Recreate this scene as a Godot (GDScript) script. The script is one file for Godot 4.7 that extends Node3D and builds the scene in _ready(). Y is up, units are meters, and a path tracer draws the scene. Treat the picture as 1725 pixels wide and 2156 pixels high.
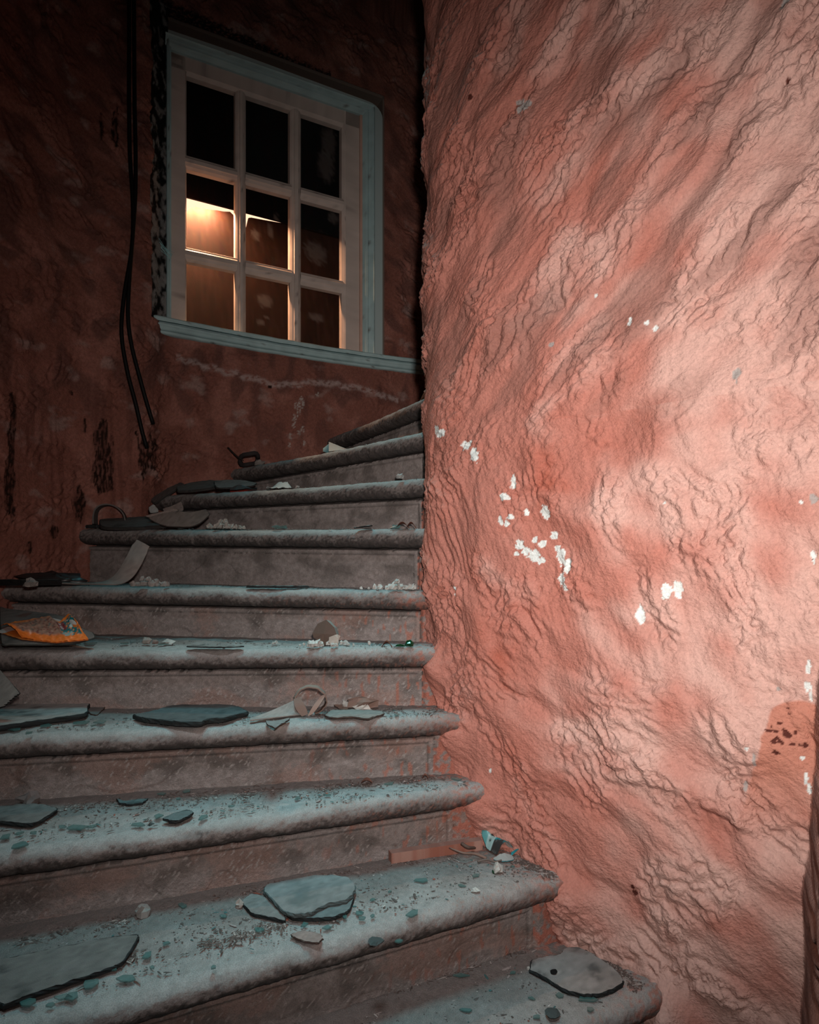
extends Node3D
# An abandoned stone turret stair. Plan points are (x, depth) with depth = -z; heights are metres above the passage floor.

const EYE := 1.10
const F := 1437.0
const CU := 862.0
const CV := 1185.0

# right end (x, depth, height) and left end (x, depth, height) of every nosing
var SR := [Vector3(0.42, -1.0, 0.0), Vector3(0.537, 1.467, 0.173), Vector3(0.359, 1.637, 0.343), Vector3(0.174, 1.80, 0.511), Vector3(0.122, 1.875, 0.681), Vector3(0.075, 1.97, 0.857), Vector3(0.060, 2.06, 1.017), Vector3(0.046, 2.10, 1.207), Vector3(0.052, 2.17, 1.374), Vector3(0.054, 2.25, 1.541), Vector3(0.050, 2.45, 1.702), Vector3(0.08, 2.72, 1.85), Vector3(0.30, 3.02, 2.04)]
var SL := [Vector3(-1.15, -1.0, 0.0), Vector3(-1.10, 0.48, 0.173), Vector3(-1.10, 0.861, 0.343), Vector3(-1.10, 1.272, 0.511), Vector3(-1.12, 1.625, 0.681), Vector3(-1.15, 1.905, 0.857), Vector3(-1.45, 2.36, 1.026), Vector3(-1.28, 2.62, 1.233), Vector3(-1.034, 2.82, 1.381), Vector3(-0.82, 3.06, 1.520), Vector3(-0.39, 3.25, 1.700), Vector3(0.00, 3.48, 1.85), Vector3(0.60, 3.80, 2.04)]

var M := {}
var used := {}
var nz := {}
var rng := RandomNumberGenerator.new()


func _ready() -> void:
	rng.seed = 7
	view_and_light()
	noises()
	materials()
	build_core_wall()
	build_outer_wall()
	build_shell()
	build_window()
	build_stair()
	build_cables()
	build_debris()


# ------------------------------------------------------------------ camera, sky, lights
func view_and_light() -> void:
	var cam := Camera3D.new()
	cam.name = "camera"
	cam.projection = Camera3D.PROJECTION_FRUSTUM
	cam.near = 0.05
	cam.far = 60.0
	cam.size = 0.05 * 2156.0 / F
	cam.frustum_offset = Vector2(0.0, 0.05 * (CV - 1078.0) / F)
	cam.position = Vector3(0, EYE, 0)
	add_child(cam)
	cam.current = true
	var we := WorldEnvironment.new()
	we.name = "environment"
	var e := Environment.new()
	e.background_mode = Environment.BG_COLOR
	e.background_color = Color(1.0, 0.80, 0.66)
	e.background_energy_multiplier = 1.6
	e.tonemap_mode = Environment.TONE_MAPPER_LINEAR
	e.tonemap_exposure = 1.0
	e.sdfgi_enabled = true
	e.ssao_enabled = true
	e.ssil_enabled = true
	we.environment = e
	add_child(we)
	# the lamp held beside the camera, turned to the pink wall
	spot("hand_lamp", Vector3(0.07, EYE + 0.10, 0.06), Vector3(0.82, 1.36, -1.50), 46.0, 1.0, Color(1.0, 0.94, 0.91), 2.6, 0.03)
	# an added dim fill at the camera, brightening the steps and the window
	spot("camera_fill", Vector3(0.075, EYE + 0.14, 0.10), Vector3(0.04, 1.22, -1.50), 44.0, 1.0, Color(1.0, 0.94, 0.91), 2.3, 0.03)
	# added unseen fill over the passage; spot for daylight down the stair well
	spot("passage_fill", Vector3(-0.20, 4.6, 0.30), Vector3(-0.10, 0.6, -1.60), 15.0, 1.0, Color(0.94, 0.98, 1.0), 6.5, 0.35)
	spot("stairwell_daylight", Vector3(-0.22, 4.9, -2.60), Vector3(-0.12, 0.6, -1.80), 13.0, 1.0, Color(0.54, 0.95, 1.0), 19.0, 0.60)
	# added unseen light above the gap, for the glow on the lower board
	var o := AreaLight3D.new()
	o.name = "added_gap_light"
	o.area_size = Vector2(0.24, 0.03)
	o.light_color = Color(1.0, 0.74, 0.56)
	o.light_energy = 1.9
	o.area_range = 8.0
	o.area_attenuation = 2.0
	var oz := -(W(0.13, 2.5, 0.11) - W(0.13, 2.78, 0.155)).normalized()
	var ox := (W(1, 0, 0) - W(0, 0, 0)).normalized()
	o.transform = Transform3D(Basis(ox, oz.cross(ox), oz), W(0.13, 2.78, 0.155))
	o.shadow_enabled = true
	add_child(o)


func spot(called: String, at: Vector3, aim: Vector3, angle: float, soft: float, c: Color, energy: float, size: float) -> void:
	var s := SpotLight3D.new()
	s.name = called
	s.light_color = c
	s.light_energy = energy
	s.light_size = size
	s.spot_angle = angle
	s.spot_angle_attenuation = soft
	s.spot_range = 12.0
	s.spot_attenuation = 2.0
	s.shadow_enabled = true
	add_child(s)
	var up := Vector3.UP if absf((aim - at).normalized().y) < 0.9 else Vector3.RIGHT
	s.look_at_from_position(at, aim, up)


# ------------------------------------------------------------------ small helpers
func P(x: float, h: float, d: float) -> Vector3:
	return Vector3(x, h, -d)


func W(s: float, h: float, n: float) -> Vector3:      # a point of the window: along, height, outward
	return Vector3(-1.0404 + 0.876 * s - 0.4825 * n, h, -(2.92 + 0.4825 * s + 0.876 * n))


func wq(u: float, v: float, n: float) -> Vector2:     # where the sight line of a photo pixel meets the window plane moved outward by n
	var t := (u - CU) / F
	var x0 := -1.0404 - 0.4825 * n
	var d0 := 2.92 + 0.876 * n
	var s := (t * d0 - x0) / (0.876 - 0.4825 * t)
	return Vector2(s, EYE + (CV - v) / F * (d0 + 0.4825 * s))


func plan_hit(path: Array, u: float) -> Vector2:      # (length along the plan path, depth) at a photo column
	var t := (u - CU) / F
	var run := 0.0
	var best := Vector2(0, 1e9)
	for i in path.size() - 1:
		var a: Vector2 = path[i]
		var b: Vector2 = path[i + 1]
		var den := (b.x - a.x) - t * (b.y - a.y)
		if absf(den) > 1e-6:
			var k := (t * a.y - a.x) / den
			var d := a.y + k * (b.y - a.y)
			if k >= -0.001 and k <= 1.001 and d > 0.2 and d < best.y:
				best = Vector2(run + k * a.distance_to(b), d)
		run += a.distance_to(b)
	return best


func wall_sh(path: Array, u: float, v: float) -> Vector2:
	var q := plan_hit(path, u)
	return Vector2(q.x, EYE + (CV - v) / F * q.y)


func along(path: Array, s: float) -> Array:           # point and right-hand normal
	var run := 0.0
	for i in path.size() - 1:
		var a: Vector2 = path[i]
		var b: Vector2 = path[i + 1]
		var l := a.distance_to(b)
		if s <= run + l or i == path.size() - 2:
			var d := (b - a) / l
			return [a + d * (s - run), d]
		run += l
	return []


func rounded(points: Array, radius: float, n: int) -> Array:
	var out := [points[0]]
	for i in range(1, points.size() - 1):
		var a: Vector2 = points[i - 1]
		var b: Vector2 = points[i]
		var c: Vector2 = points[i + 1]
		var r := minf(radius, 0.45 * minf(a.distance_to(b), b.distance_to(c)))
		var p := b + (a - b).normalized() * r
		var q := b + (c - b).normalized() * r
		for k in n + 1:
			var t := float(k) / n
			out.append(p.lerp(b, t).lerp(b.lerp(q, t), t))
	out.append(points[-1])
	return out


func length_of(path: Array) -> float:
	var l := 0.0
	for i in path.size() - 1:
		l += path[i].distance_to(path[i + 1])
	return l


func numbered(called: String) -> String:
	var k: int = used.get(called, 0)
	used[called] = k + 1
	return called if k == 0 else "%s_%03d" % [called, k]


func tag(o: Node, label: String, category := "", group := "", kind := "") -> void:
	if label:
		o.set_meta("label", label)
	if category:
		o.set_meta("category", category)
	if group:
		o.set_meta("group", group)
	if kind:
		o.set_meta("kind", kind)


func base(called: String, at := Vector3.ZERO) -> Node3D:
	var o := Node3D.new()
	o.name = numbered(called)
	o.position = at
	add_child(o)
	return o


func put(called: String, mesh: Mesh, mat: Material, parent: Node = self) -> MeshInstance3D:
	var o := MeshInstance3D.new()
	o.mesh = mesh
	o.material_override = mat
	o.name = numbered(called) if parent == self else called
	parent.add_child(o, true)
	return o


func sm(a: float, b: float, x: float) -> float:
	return smoothstep(a, b, x)


func mixc(a: Color, b: Color, t: float) -> Color:
	return a.lerp(b, clampf(t, 0.0, 1.0))


func noises() -> void:
	for i in 6:
		var f := FastNoiseLite.new()
		f.seed = 11 + i * 17
		f.noise_type = FastNoiseLite.TYPE_SIMPLEX_SMOOTH
		f.frequency = 1.0
		f.fractal_type = FastNoiseLite.FRACTAL_NONE
		nz[i] = f
	var g := FastNoiseLite.new()
	g.seed = 99
	g.noise_type = FastNoiseLite.TYPE_SIMPLEX_SMOOTH
	g.frequency = 1.0
	g.fractal_type = FastNoiseLite.FRACTAL_FBM
	g.fractal_octaves = 4
	nz["f"] = g


func noise_tex(seed_: int, freq: float, oct: int, lo: float, hi: float, kind := FastNoiseLite.TYPE_SIMPLEX_SMOOTH) -> NoiseTexture2D:
	var f := FastNoiseLite.new()
	f.seed = seed_
	f.noise_type = kind
	f.frequency = freq
	f.fractal_type = FastNoiseLite.FRACTAL_FBM
	f.fractal_octaves = oct
	f.fractal_gain = 0.6
	var t := NoiseTexture2D.new()
	t.width = 1024
	t.height = 1024
	t.seamless = true
	t.noise = f
	var r := Gradient.new()
	r.set_color(0, Color(lo, lo, lo))
	r.set_color(1, Color(hi, hi, hi))
	t.color_ramp = r
	return t


func mat(called: String, rough: float, tint := Color.WHITE) -> StandardMaterial3D:
	var m := StandardMaterial3D.new()
	m.resource_name = called
	m.albedo_color = tint
	m.roughness = rough
	m.metallic_specular = 0.3
	m.vertex_color_use_as_albedo = true
	m.cull_mode = BaseMaterial3D.CULL_DISABLED
	M[called] = m
	return m


func triplanar(m: StandardMaterial3D, scale_: float, tex: Texture2D, bump: Texture2D, depth_cm: float, world := true) -> void:
	m.uv1_triplanar = true
	m.uv1_world_triplanar = world
	m.uv1_scale = Vector3.ONE * scale_
	m.albedo_texture = tex
	if bump:
		m.heightmap_enabled = true
		m.heightmap_texture = bump
		m.heightmap_scale = depth_cm


func materials() -> void:
	var fine := noise_tex(3, 0.05, 5, 0.0, 1.0)
	var speck := noise_tex(5, 0.16, 3, 0.62, 1.0)
	var soft := noise_tex(8, 0.03, 5, 0.86, 1.0)
	triplanar(mat("plaster", 0.78), 2.6, soft, fine, 0.30)
	triplanar(mat("stone", 0.92), 2.2, speck, fine, 0.16)
	triplanar(mat("dusty", 0.95), 7.0, speck, fine, 0.05, false)
	triplanar(mat("slate", 0.80), 5.0, speck, fine, 0.10, false)
	mat("paint", 0.55).metallic_specular = 0.4
	mat("board", 0.85)
	var c := mat("cable", 0.6, Color(0.03, 0.03, 0.03))
	c.vertex_color_use_as_albedo = false
	var g := mat("pane_glass", 0.06, Color(0.3, 0.4, 0.4, 0.006))
	g.vertex_color_use_as_albedo = false
	g.transparency = BaseMaterial3D.TRANSPARENCY_ALPHA
	g.metallic_specular = 0.22
	var t := mat("shard_glass", 0.12, Color(0.30, 0.45, 0.44, 0.50))
	t.vertex_color_use_as_albedo = false
	t.transparency = BaseMaterial3D.TRANSPARENCY_ALPHA
	t.metallic_specular = 0.5
	var bg := mat("bottle_glass", 0.1, Color(0.02, 0.20, 0.11))
	bg.vertex_color_use_as_albedo = false
	bg.metallic_specular = 0.6
	mat("foil", 0.38).metallic_specular = 0.55
	var web := mat("web", 0.7, Color(0.62, 0.85, 0.86))
	web.vertex_color_use_as_albedo = false


# a grid of points with colours as one mesh; the face looks along n(u x v) or against it
func grid_mesh(nu: int, nv: int, pos: PackedVector3Array, col: PackedColorArray, flip: bool, skip := PackedByteArray()) -> ArrayMesh:
	var nor := PackedVector3Array()
	nor.resize(nu * nv)
	for j in nv:
		var j0 := maxi(j - 1, 0) * nu
		var j1 := mini(j + 1, nv - 1) * nu
		var row := j * nu
		for i in nu:
			var du := pos[row + mini(i + 1, nu - 1)] - pos[row + maxi(i - 1, 0)]
			var dv := pos[j1 + i] - pos[j0 + i]
			var n := du.cross(dv)
			nor[row + i] = (-n if flip else n).normalized()
	var idx := PackedInt32Array()
	idx.resize((nu - 1) * (nv - 1) * 6)
	var k := 0
	var skipping := skip.size() > 0
	for j in nv - 1:
		for i in nu - 1:
			var a := j * nu + i
			if skipping and skip[a] == 1:
				continue
			var b := a + 1
			var c := a + nu
			var d := c + 1
			if flip:
				idx[k] = a; idx[k + 1] = b; idx[k + 2] = d; idx[k + 3] = a; idx[k + 4] = d; idx[k + 5] = c
			else:
				idx[k] = a; idx[k + 1] = d; idx[k + 2] = b; idx[k + 3] = a; idx[k + 4] = c; idx[k + 5] = d
			k += 6
	idx.resize(k)
	var arr := []
	arr.resize(Mesh.ARRAY_MAX)
	arr[Mesh.ARRAY_VERTEX] = pos
	arr[Mesh.ARRAY_NORMAL] = nor
	arr[Mesh.ARRAY_COLOR] = col
	arr[Mesh.ARRAY_INDEX] = idx
	var m := ArrayMesh.new()
	m.add_surface_from_arrays(Mesh.PRIMITIVE_TRIANGLES, arr)
	return m


func steps_of(list: Array) -> PackedFloat32Array:      # [start, step, end, step, end ...]
	var out := PackedFloat32Array()
	out.append(list[0])
	var k := 1
	while k < list.size():
		var a := out[out.size() - 1]
		var b: float = list[k + 1]
		var n := maxi(1, int(round((b - a) / float(list[k]))))
		for i in n:
			out.append(a + (b - a) * (i + 1) / n)
		k += 2
	return out


# ------------------------------------------------------------------ the pink wall round the core of the stair
var core := []
var core_s0 := 0.0


func blob_index(path: Array, list: Array) -> Dictionary:      # marks as [u, v, half width px, half height px, kind], sorted into cells
	var cells := {}
	for b in list:
		var q := plan_hit(path, b[0])
		var c := Vector2(q.x, EYE + (CV - b[1]) / F * q.y)
		var e := wall_sh(path, b[0] + b[2], b[1])
		var rx := maxf(absf(e.x - c.x), 0.002)
		var ry := maxf(b[3] * q.y / F, 0.002)
		var item := [c.x, c.y, rx, ry, b[4]]
		for i in range(int(floor((c.x - rx * 1.5) / 0.05)), int(floor((c.x + rx * 1.5) / 0.05)) + 1):
			for j in range(int(floor((c.y - ry * 1.5) / 0.05)), int(floor((c.y + ry * 1.5) / 0.05)) + 1):
				var key := Vector2i(i, j)
				if not cells.has(key):
					cells[key] = []
				cells[key].append(item)
	return cells


func blob_at(cells: Dictionary, s: float, h: float, wob: float) -> Vector2:   # (kind, strength)
	var key := Vector2i(int(floor(s / 0.05)), int(floor(h / 0.05)))
	if not cells.has(key):
		return Vector2.ZERO
	var best := Vector2.ZERO
	for b in cells[key]:
		var dx: float = (s - b[0]) / b[2]
		var dy: float = (h - b[1]) / b[3]
		var r := sqrt(dx * dx + dy * dy) + wob
		if r < 1.0 and 1.0 - r > best.y:
			best = Vector2(b[4], 1.0 - r)
	return best


func relief(x: float, h: float, ca: float, sa: float, fine: float) -> Vector3:      # (height, roughness, lumps) of hand-thrown plaster smeared along one direction
	var n2: FastNoiseLite = nz[2]
	var n3: FastNoiseLite = nz[3]
	var n4: FastNoiseLite = nz[4]
	var al := ca * x + sa * h
	var ac := -sa * x + ca * h
	var wx := n4.get_noise_2d(x * 5.0, h * 5.0 + 30.0)
	var wy := n4.get_noise_2d(x * 5.0 + 50.0, h * 5.0)
	var band: float = nz[1].get_noise_2d(al * 2.4 + wx * 0.25, ac * 7.5 + wy * 0.3)
	var rough := smoothstep(-0.25, 0.35, n2.get_noise_2d(al * 3.2 + 9.0, ac * 5.5))
	var q1 := n3.get_noise_2d(al * 15.0 + wx * 0.5, ac * 20.0 + wy * 0.5)
	var q2 := n2.get_noise_2d(al * 31.0 + wx * 0.6, ac * 40.0 + wy * 0.6)
	var q3: float = nz[0].get_noise_2d(al * 60.0, ac * 76.0 + wx)
	var q5 := n3.get_noise_2d(al * 6.5 + 70.0 + wy * 0.8, ac * 9.5 + wx * 0.8)
	var knob := smoothstep(-0.05, 0.40, n4.get_noise_2d(x * 6.0 + 90.0, h * 6.0))
	var crease := exp(-pow(q5 / 0.04, 2.0))
	var q6: float = nz[1].get_noise_2d(al * 84.0, ac * 118.0 + 11.0)
	var q7 := n2.get_noise_2d(al * 150.0, ac * 210.0 + 31.0)
	var lump := sqrt(q1 * q1 + 0.02) * 0.0135 + q2 * 0.0040 + sqrt(q3 * q3 + 0.015) * 0.0055 * knob + q3 * 0.0010 + q6 * 0.0014 + q7 * 0.00045 - crease * 0.0010
	var smear := n4.get_noise_2d(al * 10.0, ac * 70.0) * 0.0010
	return Vector3(band * 0.0125 * fine + lump * (0.20 + 0.80 * rough) + smear, rough, q1)


func build_core_wall() -> void:
	# from behind the stair (s = 0) round the blunt corner, along the lit flat, to the jamb beside the camera
	core = rounded([Vector2(1.30, 3.28), Vector2(0.75, 3.12), Vector2(0.30, 2.80), Vector2(0.072, 2.36), Vector2(0.042, 2.05), Vector2(0.19, 1.848)], 0.12, 6)
	core.append_array(rounded([Vector2(0.196, 1.8425), Vector2(0.846, 1.252), Vector2(0.53, 0.69), Vector2(0.53, -1.6)], 0.012, 3))
	core[0] = Vector2(1.30, 3.28)
	var total := length_of(core)
	var s_edge := plan_hit(core, 897.0).x
	var s_jamb := plan_hit(core, 1735.0).x
	core_s0 = s_edge
	var ss := steps_of([0.0, 0.06, s_edge - 0.30, 0.006, s_edge - 0.03, 0.0026, s_jamb + 0.12, 0.05, total])
	var hs := steps_of([-0.02, 0.01, 0.18, 0.0027, 2.90, 0.06, 5.2])
	var nu := ss.size()
	var nv := hs.size()
	var pos := PackedVector3Array()
	var col := PackedColorArray()
	pos.resize(nu * nv)
	col.resize(nu * nv)
	var W_ := 1
	var G_ := 2
	var R_ := 3
	var chips := blob_index(core, [
		[935, 914, 9, 8, W_], [926, 905, 6, 9, W_], [982, 938, 11, 10, W_], [1000, 958, 8, 16, W_], [1080, 1016, 6, 16, W_], [1064, 1046, 9, 9, W_], [1106, 1078, 4, 9, W_], [1146, 1077, 11, 14, W_], [1058, 1096, 5, 9, W_], [1069, 1102, 5, 7, W_], [1076, 1088, 8, 5, W_],
		[1094, 1148, 8, 12, W_], [1107, 1160, 9, 9, W_], [1122, 1170, 12, 16, W_], [1136, 1180, 8, 8, W_], [1124, 1136, 7, 6, W_], [1140, 1146, 9, 7, W_], [1163, 1126, 9, 8, W_], [1169, 1155, 7, 7, W_], [1178, 1172, 10, 18, W_], [1192, 1190, 11, 14, W_], [1180, 1220, 9, 14, W_], [1187, 1236, 7, 9, W_], [1088, 1166, 5, 5, W_],
		[1405, 1245, 11, 20, W_], [1428, 1239, 9, 20, W_], [1346, 1294, 9, 20, W_], [1350, 1304, 8, 9, W_], [1328, 677, 5, 9, W_], [1365, 681, 6, 4, W_], [1381, 692, 6, 6, W_], [1105, 224, 15, 14, G_], [1094, 215, 9, 6, G_], [1165, 728, 6, 5, G_], [1550, 788, 9, 12, G_], [1552, 793, 4, 18, G_], [958, 1247, 3, 11, W_], [1402, 1059, 4, 3, W_], [1255, 622, 4, 4, W_],
		[1704, 1404, 6, 14, W_], [1702, 1444, 7, 12, W_], [1708, 1462, 4, 12, W_], [1716, 1052, 9, 10, G_], [1640, 1450, 5, 5, G_], [1714, 1172, 6, 14, W_], [1690, 1058, 4, 5, W_], [1652, 10, 9, 16, G_], [1594, 1596, 4, 14, G_], [1581, 1572, 4, 5, W_], [1570, 1655, 4, 12, G_], [1691, 1596, 4, 4, W_], [1698, 1638, 5, 14, W_], [1705, 1660, 5, 14, W_], [1034, 1623, 3, 5, W_],
		[1658, 1540, 7, 5, R_], [1644, 1521, 5, 4, R_], [1635, 1536, 7, 3, R_], [1653, 1536, 4, 4, R_], [1660, 1546, 8, 6, R_], [1640, 1552, 7, 5, R_], [1634, 1558, 6, 5, R_], [1646, 1557, 5, 6, R_], [1670, 1566, 8, 4, R_], [1640, 1582, 8, 6, R_], [1695, 1570, 6, 6, R_], [1624, 1535, 8, 3, R_], [1676, 1542, 5, 4, R_], [1661, 1491, 3, 3, R_], [1663, 1501, 3, 3, R_], [1685, 1568, 4, 2, R_], [1335, 1880, 6, 8, R_], [1332, 1870, 5, 6, R_], [1653, 14, 4, 6, R_], [1658, 173, 4, 8, R_], [995, 207, 4, 5, R_], [1712, 1178, 3, 3, R_], [1650, 1562, 4, 4, R_], [1628, 1528, 4, 3, R_]])
	var patch_a := wall_sh(core, 1634.0, 1475.0)
	var patch_b := wall_sh(core, 1608.0, 1560.0)
	var red := []
	for r in [[1150, 1020, 0.09, 0.14, 1.0], [1060, 1400, 0.08, 0.10, 0.9], [1015, 1330, 0.05, 0.12, 0.7], [1280, 930, 0.12, 0.06, 0.6], [1230, 320, 0.10, 0.10, 0.6], [1090, 1600, 0.08, 0.12, 0.5], [960, 900, 0.05, 0.12, 0.5], [1500, 1700, 0.2, 0.05, 0.5], [1340, 480, 0.05, 0.2, 0.35]]:
		var c := wall_sh(core, r[0], r[1])
		red.append([c.x, c.y, r[2], r[3], r[4]])
	var n0: FastNoiseLite = nz[0]
	var n1: FastNoiseLite = nz[1]
	var n2: FastNoiseLite = nz[2]
	var n3: FastNoiseLite = nz[3]
	var n4: FastNoiseLite = nz[4]
	var fb: FastNoiseLite = nz["f"]
	var pts := []
	var nrm := []
	for i in nu:
		var a := along(core, ss[i])
		pts.append(a[0])
		var d: Vector2 = a[1]
		nrm.append(Vector2(d.x, d.y))
	# smooth the directions so that the relief does not tear at corners
	for pass_ in 6:
		var nn := nrm.duplicate()
		for i in range(1, nu - 1):
			nn[i] = ((nrm[i - 1] + nrm[i] * 2.0 + nrm[i + 1]) as Vector2).normalized()
		nrm = nn
	var ends := []
	for k in range(1, 6):
		var e := wall_sh(core, CU + SR[k].x / SR[k].y * F, 1500.0)
		ends.append(Vector3(e.x + 0.012, SR[k].z - 0.06, 0.055 if k > 2 else 0.07))
	var edge_hi := wall_sh(core, 1719.0, 1430.0)
	var edge_lo := wall_sh(core, 1684.0, 2140.0)
	var ledge_a := wall_sh(core, 1180.0, 1425.0)
	var ledge_b := wall_sh(core, 1690.0, 1500.0)
	var ledge2_a := wall_sh(core, 1240.0, 1590.0)
	var ledge2_b := wall_sh(core, 1560.0, 1740.0)
	for j in nv:
		var h := hs[j]
		var wu := sm(1.25, 1.65, h)
		var wl := 1.0 - sm(0.70, 0.98, h)
		var wm := maxf(0.0, 1.0 - wu - wl)
		for i in nu:
			var s := ss[i]
			var x := s - s_edge
			# directions of the smears: up to the right above, down to the right below, steep between
			var a1 := 0.743 * x + 0.669 * h
			var c1 := -0.669 * x + 0.743 * h
			var a2 := 0.839 * x - 0.545 * h
			var c2 := 0.545 * x + 0.839 * h
			var rel := Vector3.ZERO
			if wu > 0.001:
				rel += relief(x, h, 0.743, 0.669, 1.0) * wu
			if wl > 0.001:
				rel += relief(x + 7.0, h, 0.839, -0.545, 1.0) * wl
			if wm > 0.001:
				rel += relief(x + 3.0, h, 0.35, -0.94, 1.0) * wm
			var rough := rel.y
			var q1 := rel.z
			var b_up := n1.get_noise_2d(a1 * 2.4, c1 * 7.5)
			var b_mid := n1.get_noise_2d(x * 7.0 + 80.0, h * 5.0)
			var al := a1 if wu > 0.5 else a2
			var ac := c1 if wu > 0.5 else c2
			var big := n0.get_noise_2d(x * 2.6 + 3.0, h * 2.2) * 0.013
			var dz := big + rel.x
			# the finger-combed ribs near the stair
			var comb := sm(0.34, 0.16, x) * sm(0.02, 0.08, x) * sm(0.85, 1.0, h) * sm(1.42, 1.28, h)
			if comb > 0.0:
				dz += comb * 0.0035 * sin((x * 0.94 + h * 0.34 + 0.012 * b_mid) * 250.0) * (0.6 + 0.4 * q1)
			# two shelving edges low on the wall
			var t1 := clampf((s - ledge_a.x) / (ledge_b.x - ledge_a.x), 0.0, 1.0)
			var l1 := lerpf(ledge_a.y, ledge_b.y, t1) + 0.03 * b_mid
			var in1 := sm(-0.05, 0.06, s - ledge_a.x) * sm(0.06, -0.02, s - ledge_b.x)
			dz += in1 * 0.010 * (sm(0.014, -0.010, h - l1) - sm(-0.02, -0.12, h - l1))
			var t2 := clampf((s - ledge2_a.x) / (ledge2_b.x - ledge2_a.x), 0.0, 1.0)
			var l2 := lerpf(ledge2_a.y, ledge2_b.y, t2) + 0.02 * b_up
			var in2 := sm(-0.05, 0.05, s - ledge2_a.x) * sm(0.06, -0.02, s - ledge2_b.x)
			dz += in2 * 0.010 * (sm(-0.006, 0.012, h - l2) - sm(0.02, 0.12, h - l2))
			# the foot of the wall spreads a little over the steps
			var p: Vector2 = pts[i]
			var t: Vector2 = nrm[i]
			var chip := blob_at(chips, s, h, 0.60 * fb.get_noise_2d(s * 60.0, h * 60.0))
			if chip.y > 0.0:
				dz -= 0.0012
			var out := Vector2(-t.y, t.x) * -1.0      # towards the stair
			out = Vector2(t.y, -t.x)
			# plaster heaped round the ends of the steps
			for q in ends:
				var es: float = (s - q.x) / q.z
				if absf(es) < 2.5:
					var eh: float = (h - q.y) / 0.075
					if absf(eh) < 2.5:
						dz += 0.048 * exp(-es * es - eh * eh * (1.0 if eh < 0.0 else 2.2))
			# the rough stone edge that stands out at the far right, low down
			var lip := edge_lo.x + (edge_hi.x - edge_lo.x) * (h - edge_lo.y) / (edge_hi.y - edge_lo.y) + 0.006 * b_mid
			if h < edge_hi.y + 0.05 and s > lip and s < s_jamb + 0.05:
				dz += minf((s - lip) * 2.6, 0.20) * sm(edge_hi.y + 0.05, edge_hi.y - 0.03, h) * (1.0 + 0.3 * q1)
			var fade := sm(s_edge - 0.3, s_edge - 0.05, s)
			dz *= 0.35 + 0.65 * fade
			pos[j * nu + i] = Vector3(p.x + out.x * dz, h, -(p.y + out.y * dz))
			# ---- colour of the limewash
			var pale := sm(0.50, 1.10, x / 0.80 * 0.75 + 0.34 * fb.get_noise_2d(x * 3.0, h * 3.0) + 0.22 * rough + 0.20 * n4.get_noise_2d(al * 6.0, ac * 10.0))
			var sat := 0.0
			for r in red:
				var dx: float = (s - r[0]) / r[2]
				var dy: float = (h - r[1]) / r[3]
				var dd := dx * dx + dy * dy
				if dd < 4.0:
					sat = maxf(sat, r[4] * exp(-dd * 1.2))
			sat += 0.35 * sm(0.1, 0.6, n1.get_noise_2d(al * 5.0 + 7.0, ac * 8.0))
			var c := Color(0.50, 0.215, 0.168)
			c = mixc(c, Color(0.62, 0.40, 0.345), pale)
			c = mixc(c, Color(0.42, 0.13, 0.088), sat * (0.6 + 0.4 * fb.get_noise_2d(x * 14.0, h * 14.0)))
			# a duller tone in the troughs of the upper wall, and towards the left edge
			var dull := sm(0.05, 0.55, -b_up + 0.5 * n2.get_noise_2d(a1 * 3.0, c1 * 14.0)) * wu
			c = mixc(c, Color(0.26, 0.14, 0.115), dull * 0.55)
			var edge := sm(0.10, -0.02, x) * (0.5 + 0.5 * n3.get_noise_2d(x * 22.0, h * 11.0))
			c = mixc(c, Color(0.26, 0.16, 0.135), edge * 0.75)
			var speck := fb.get_noise_2d(s * 150.0, h * 150.0)
			c = c * (1.0 + 0.16 * speck)
			if s > patch_b.x - 0.05:
				var side := lerpf(patch_b.x, patch_a.x, clampf((h - patch_b.y) / (patch_a.y - patch_b.y), -2.0, 1.0))
				var top := patch_a.y + 0.006 - 0.030 * absf((s - patch_a.x - 0.045) / 0.06) ** 2.0
				var inside := sm(-0.003, 0.003, s - side + 0.006 * fb.get_noise_2d(s * 20.0, h * 20.0)) * sm(0.003, -0.003, h - top) * sm(patch_b.y - 0.22, patch_b.y - 0.02, h)
				c = mixc(c, Color(0.50, 0.20, 0.135), inside * 0.85)
			if h < edge_hi.y + 0.02 and s > lip - 0.003:
				c = mixc(c, Color(0.25, 0.16, 0.14), sm(0.0, 0.006, s - lip) * (0.75 + 0.5 * q1))
			if chip.y > 0.0:
				var k := sm(0.0, 0.10, chip.y)
				if chip.x == 1.0:
					c = mixc(c, Color(0.76, 0.84, 0.82), k)
				elif chip.x == 2.0:
					c = mixc(c, Color(0.36, 0.38, 0.37), k * 0.8)
				else:
					c = mixc(c, Color(0.10, 0.03, 0.02), k)
			c.a = 1.0
			col[j * nu + i] = c
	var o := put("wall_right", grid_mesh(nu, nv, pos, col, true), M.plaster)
	tag(o, "lumpy salmon pink plastered wall filling the right half, with white chips and a blunt left edge", "", "", "structure")


# ------------------------------------------------------------------ the dim outer wall with the window
var outer := []


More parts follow.
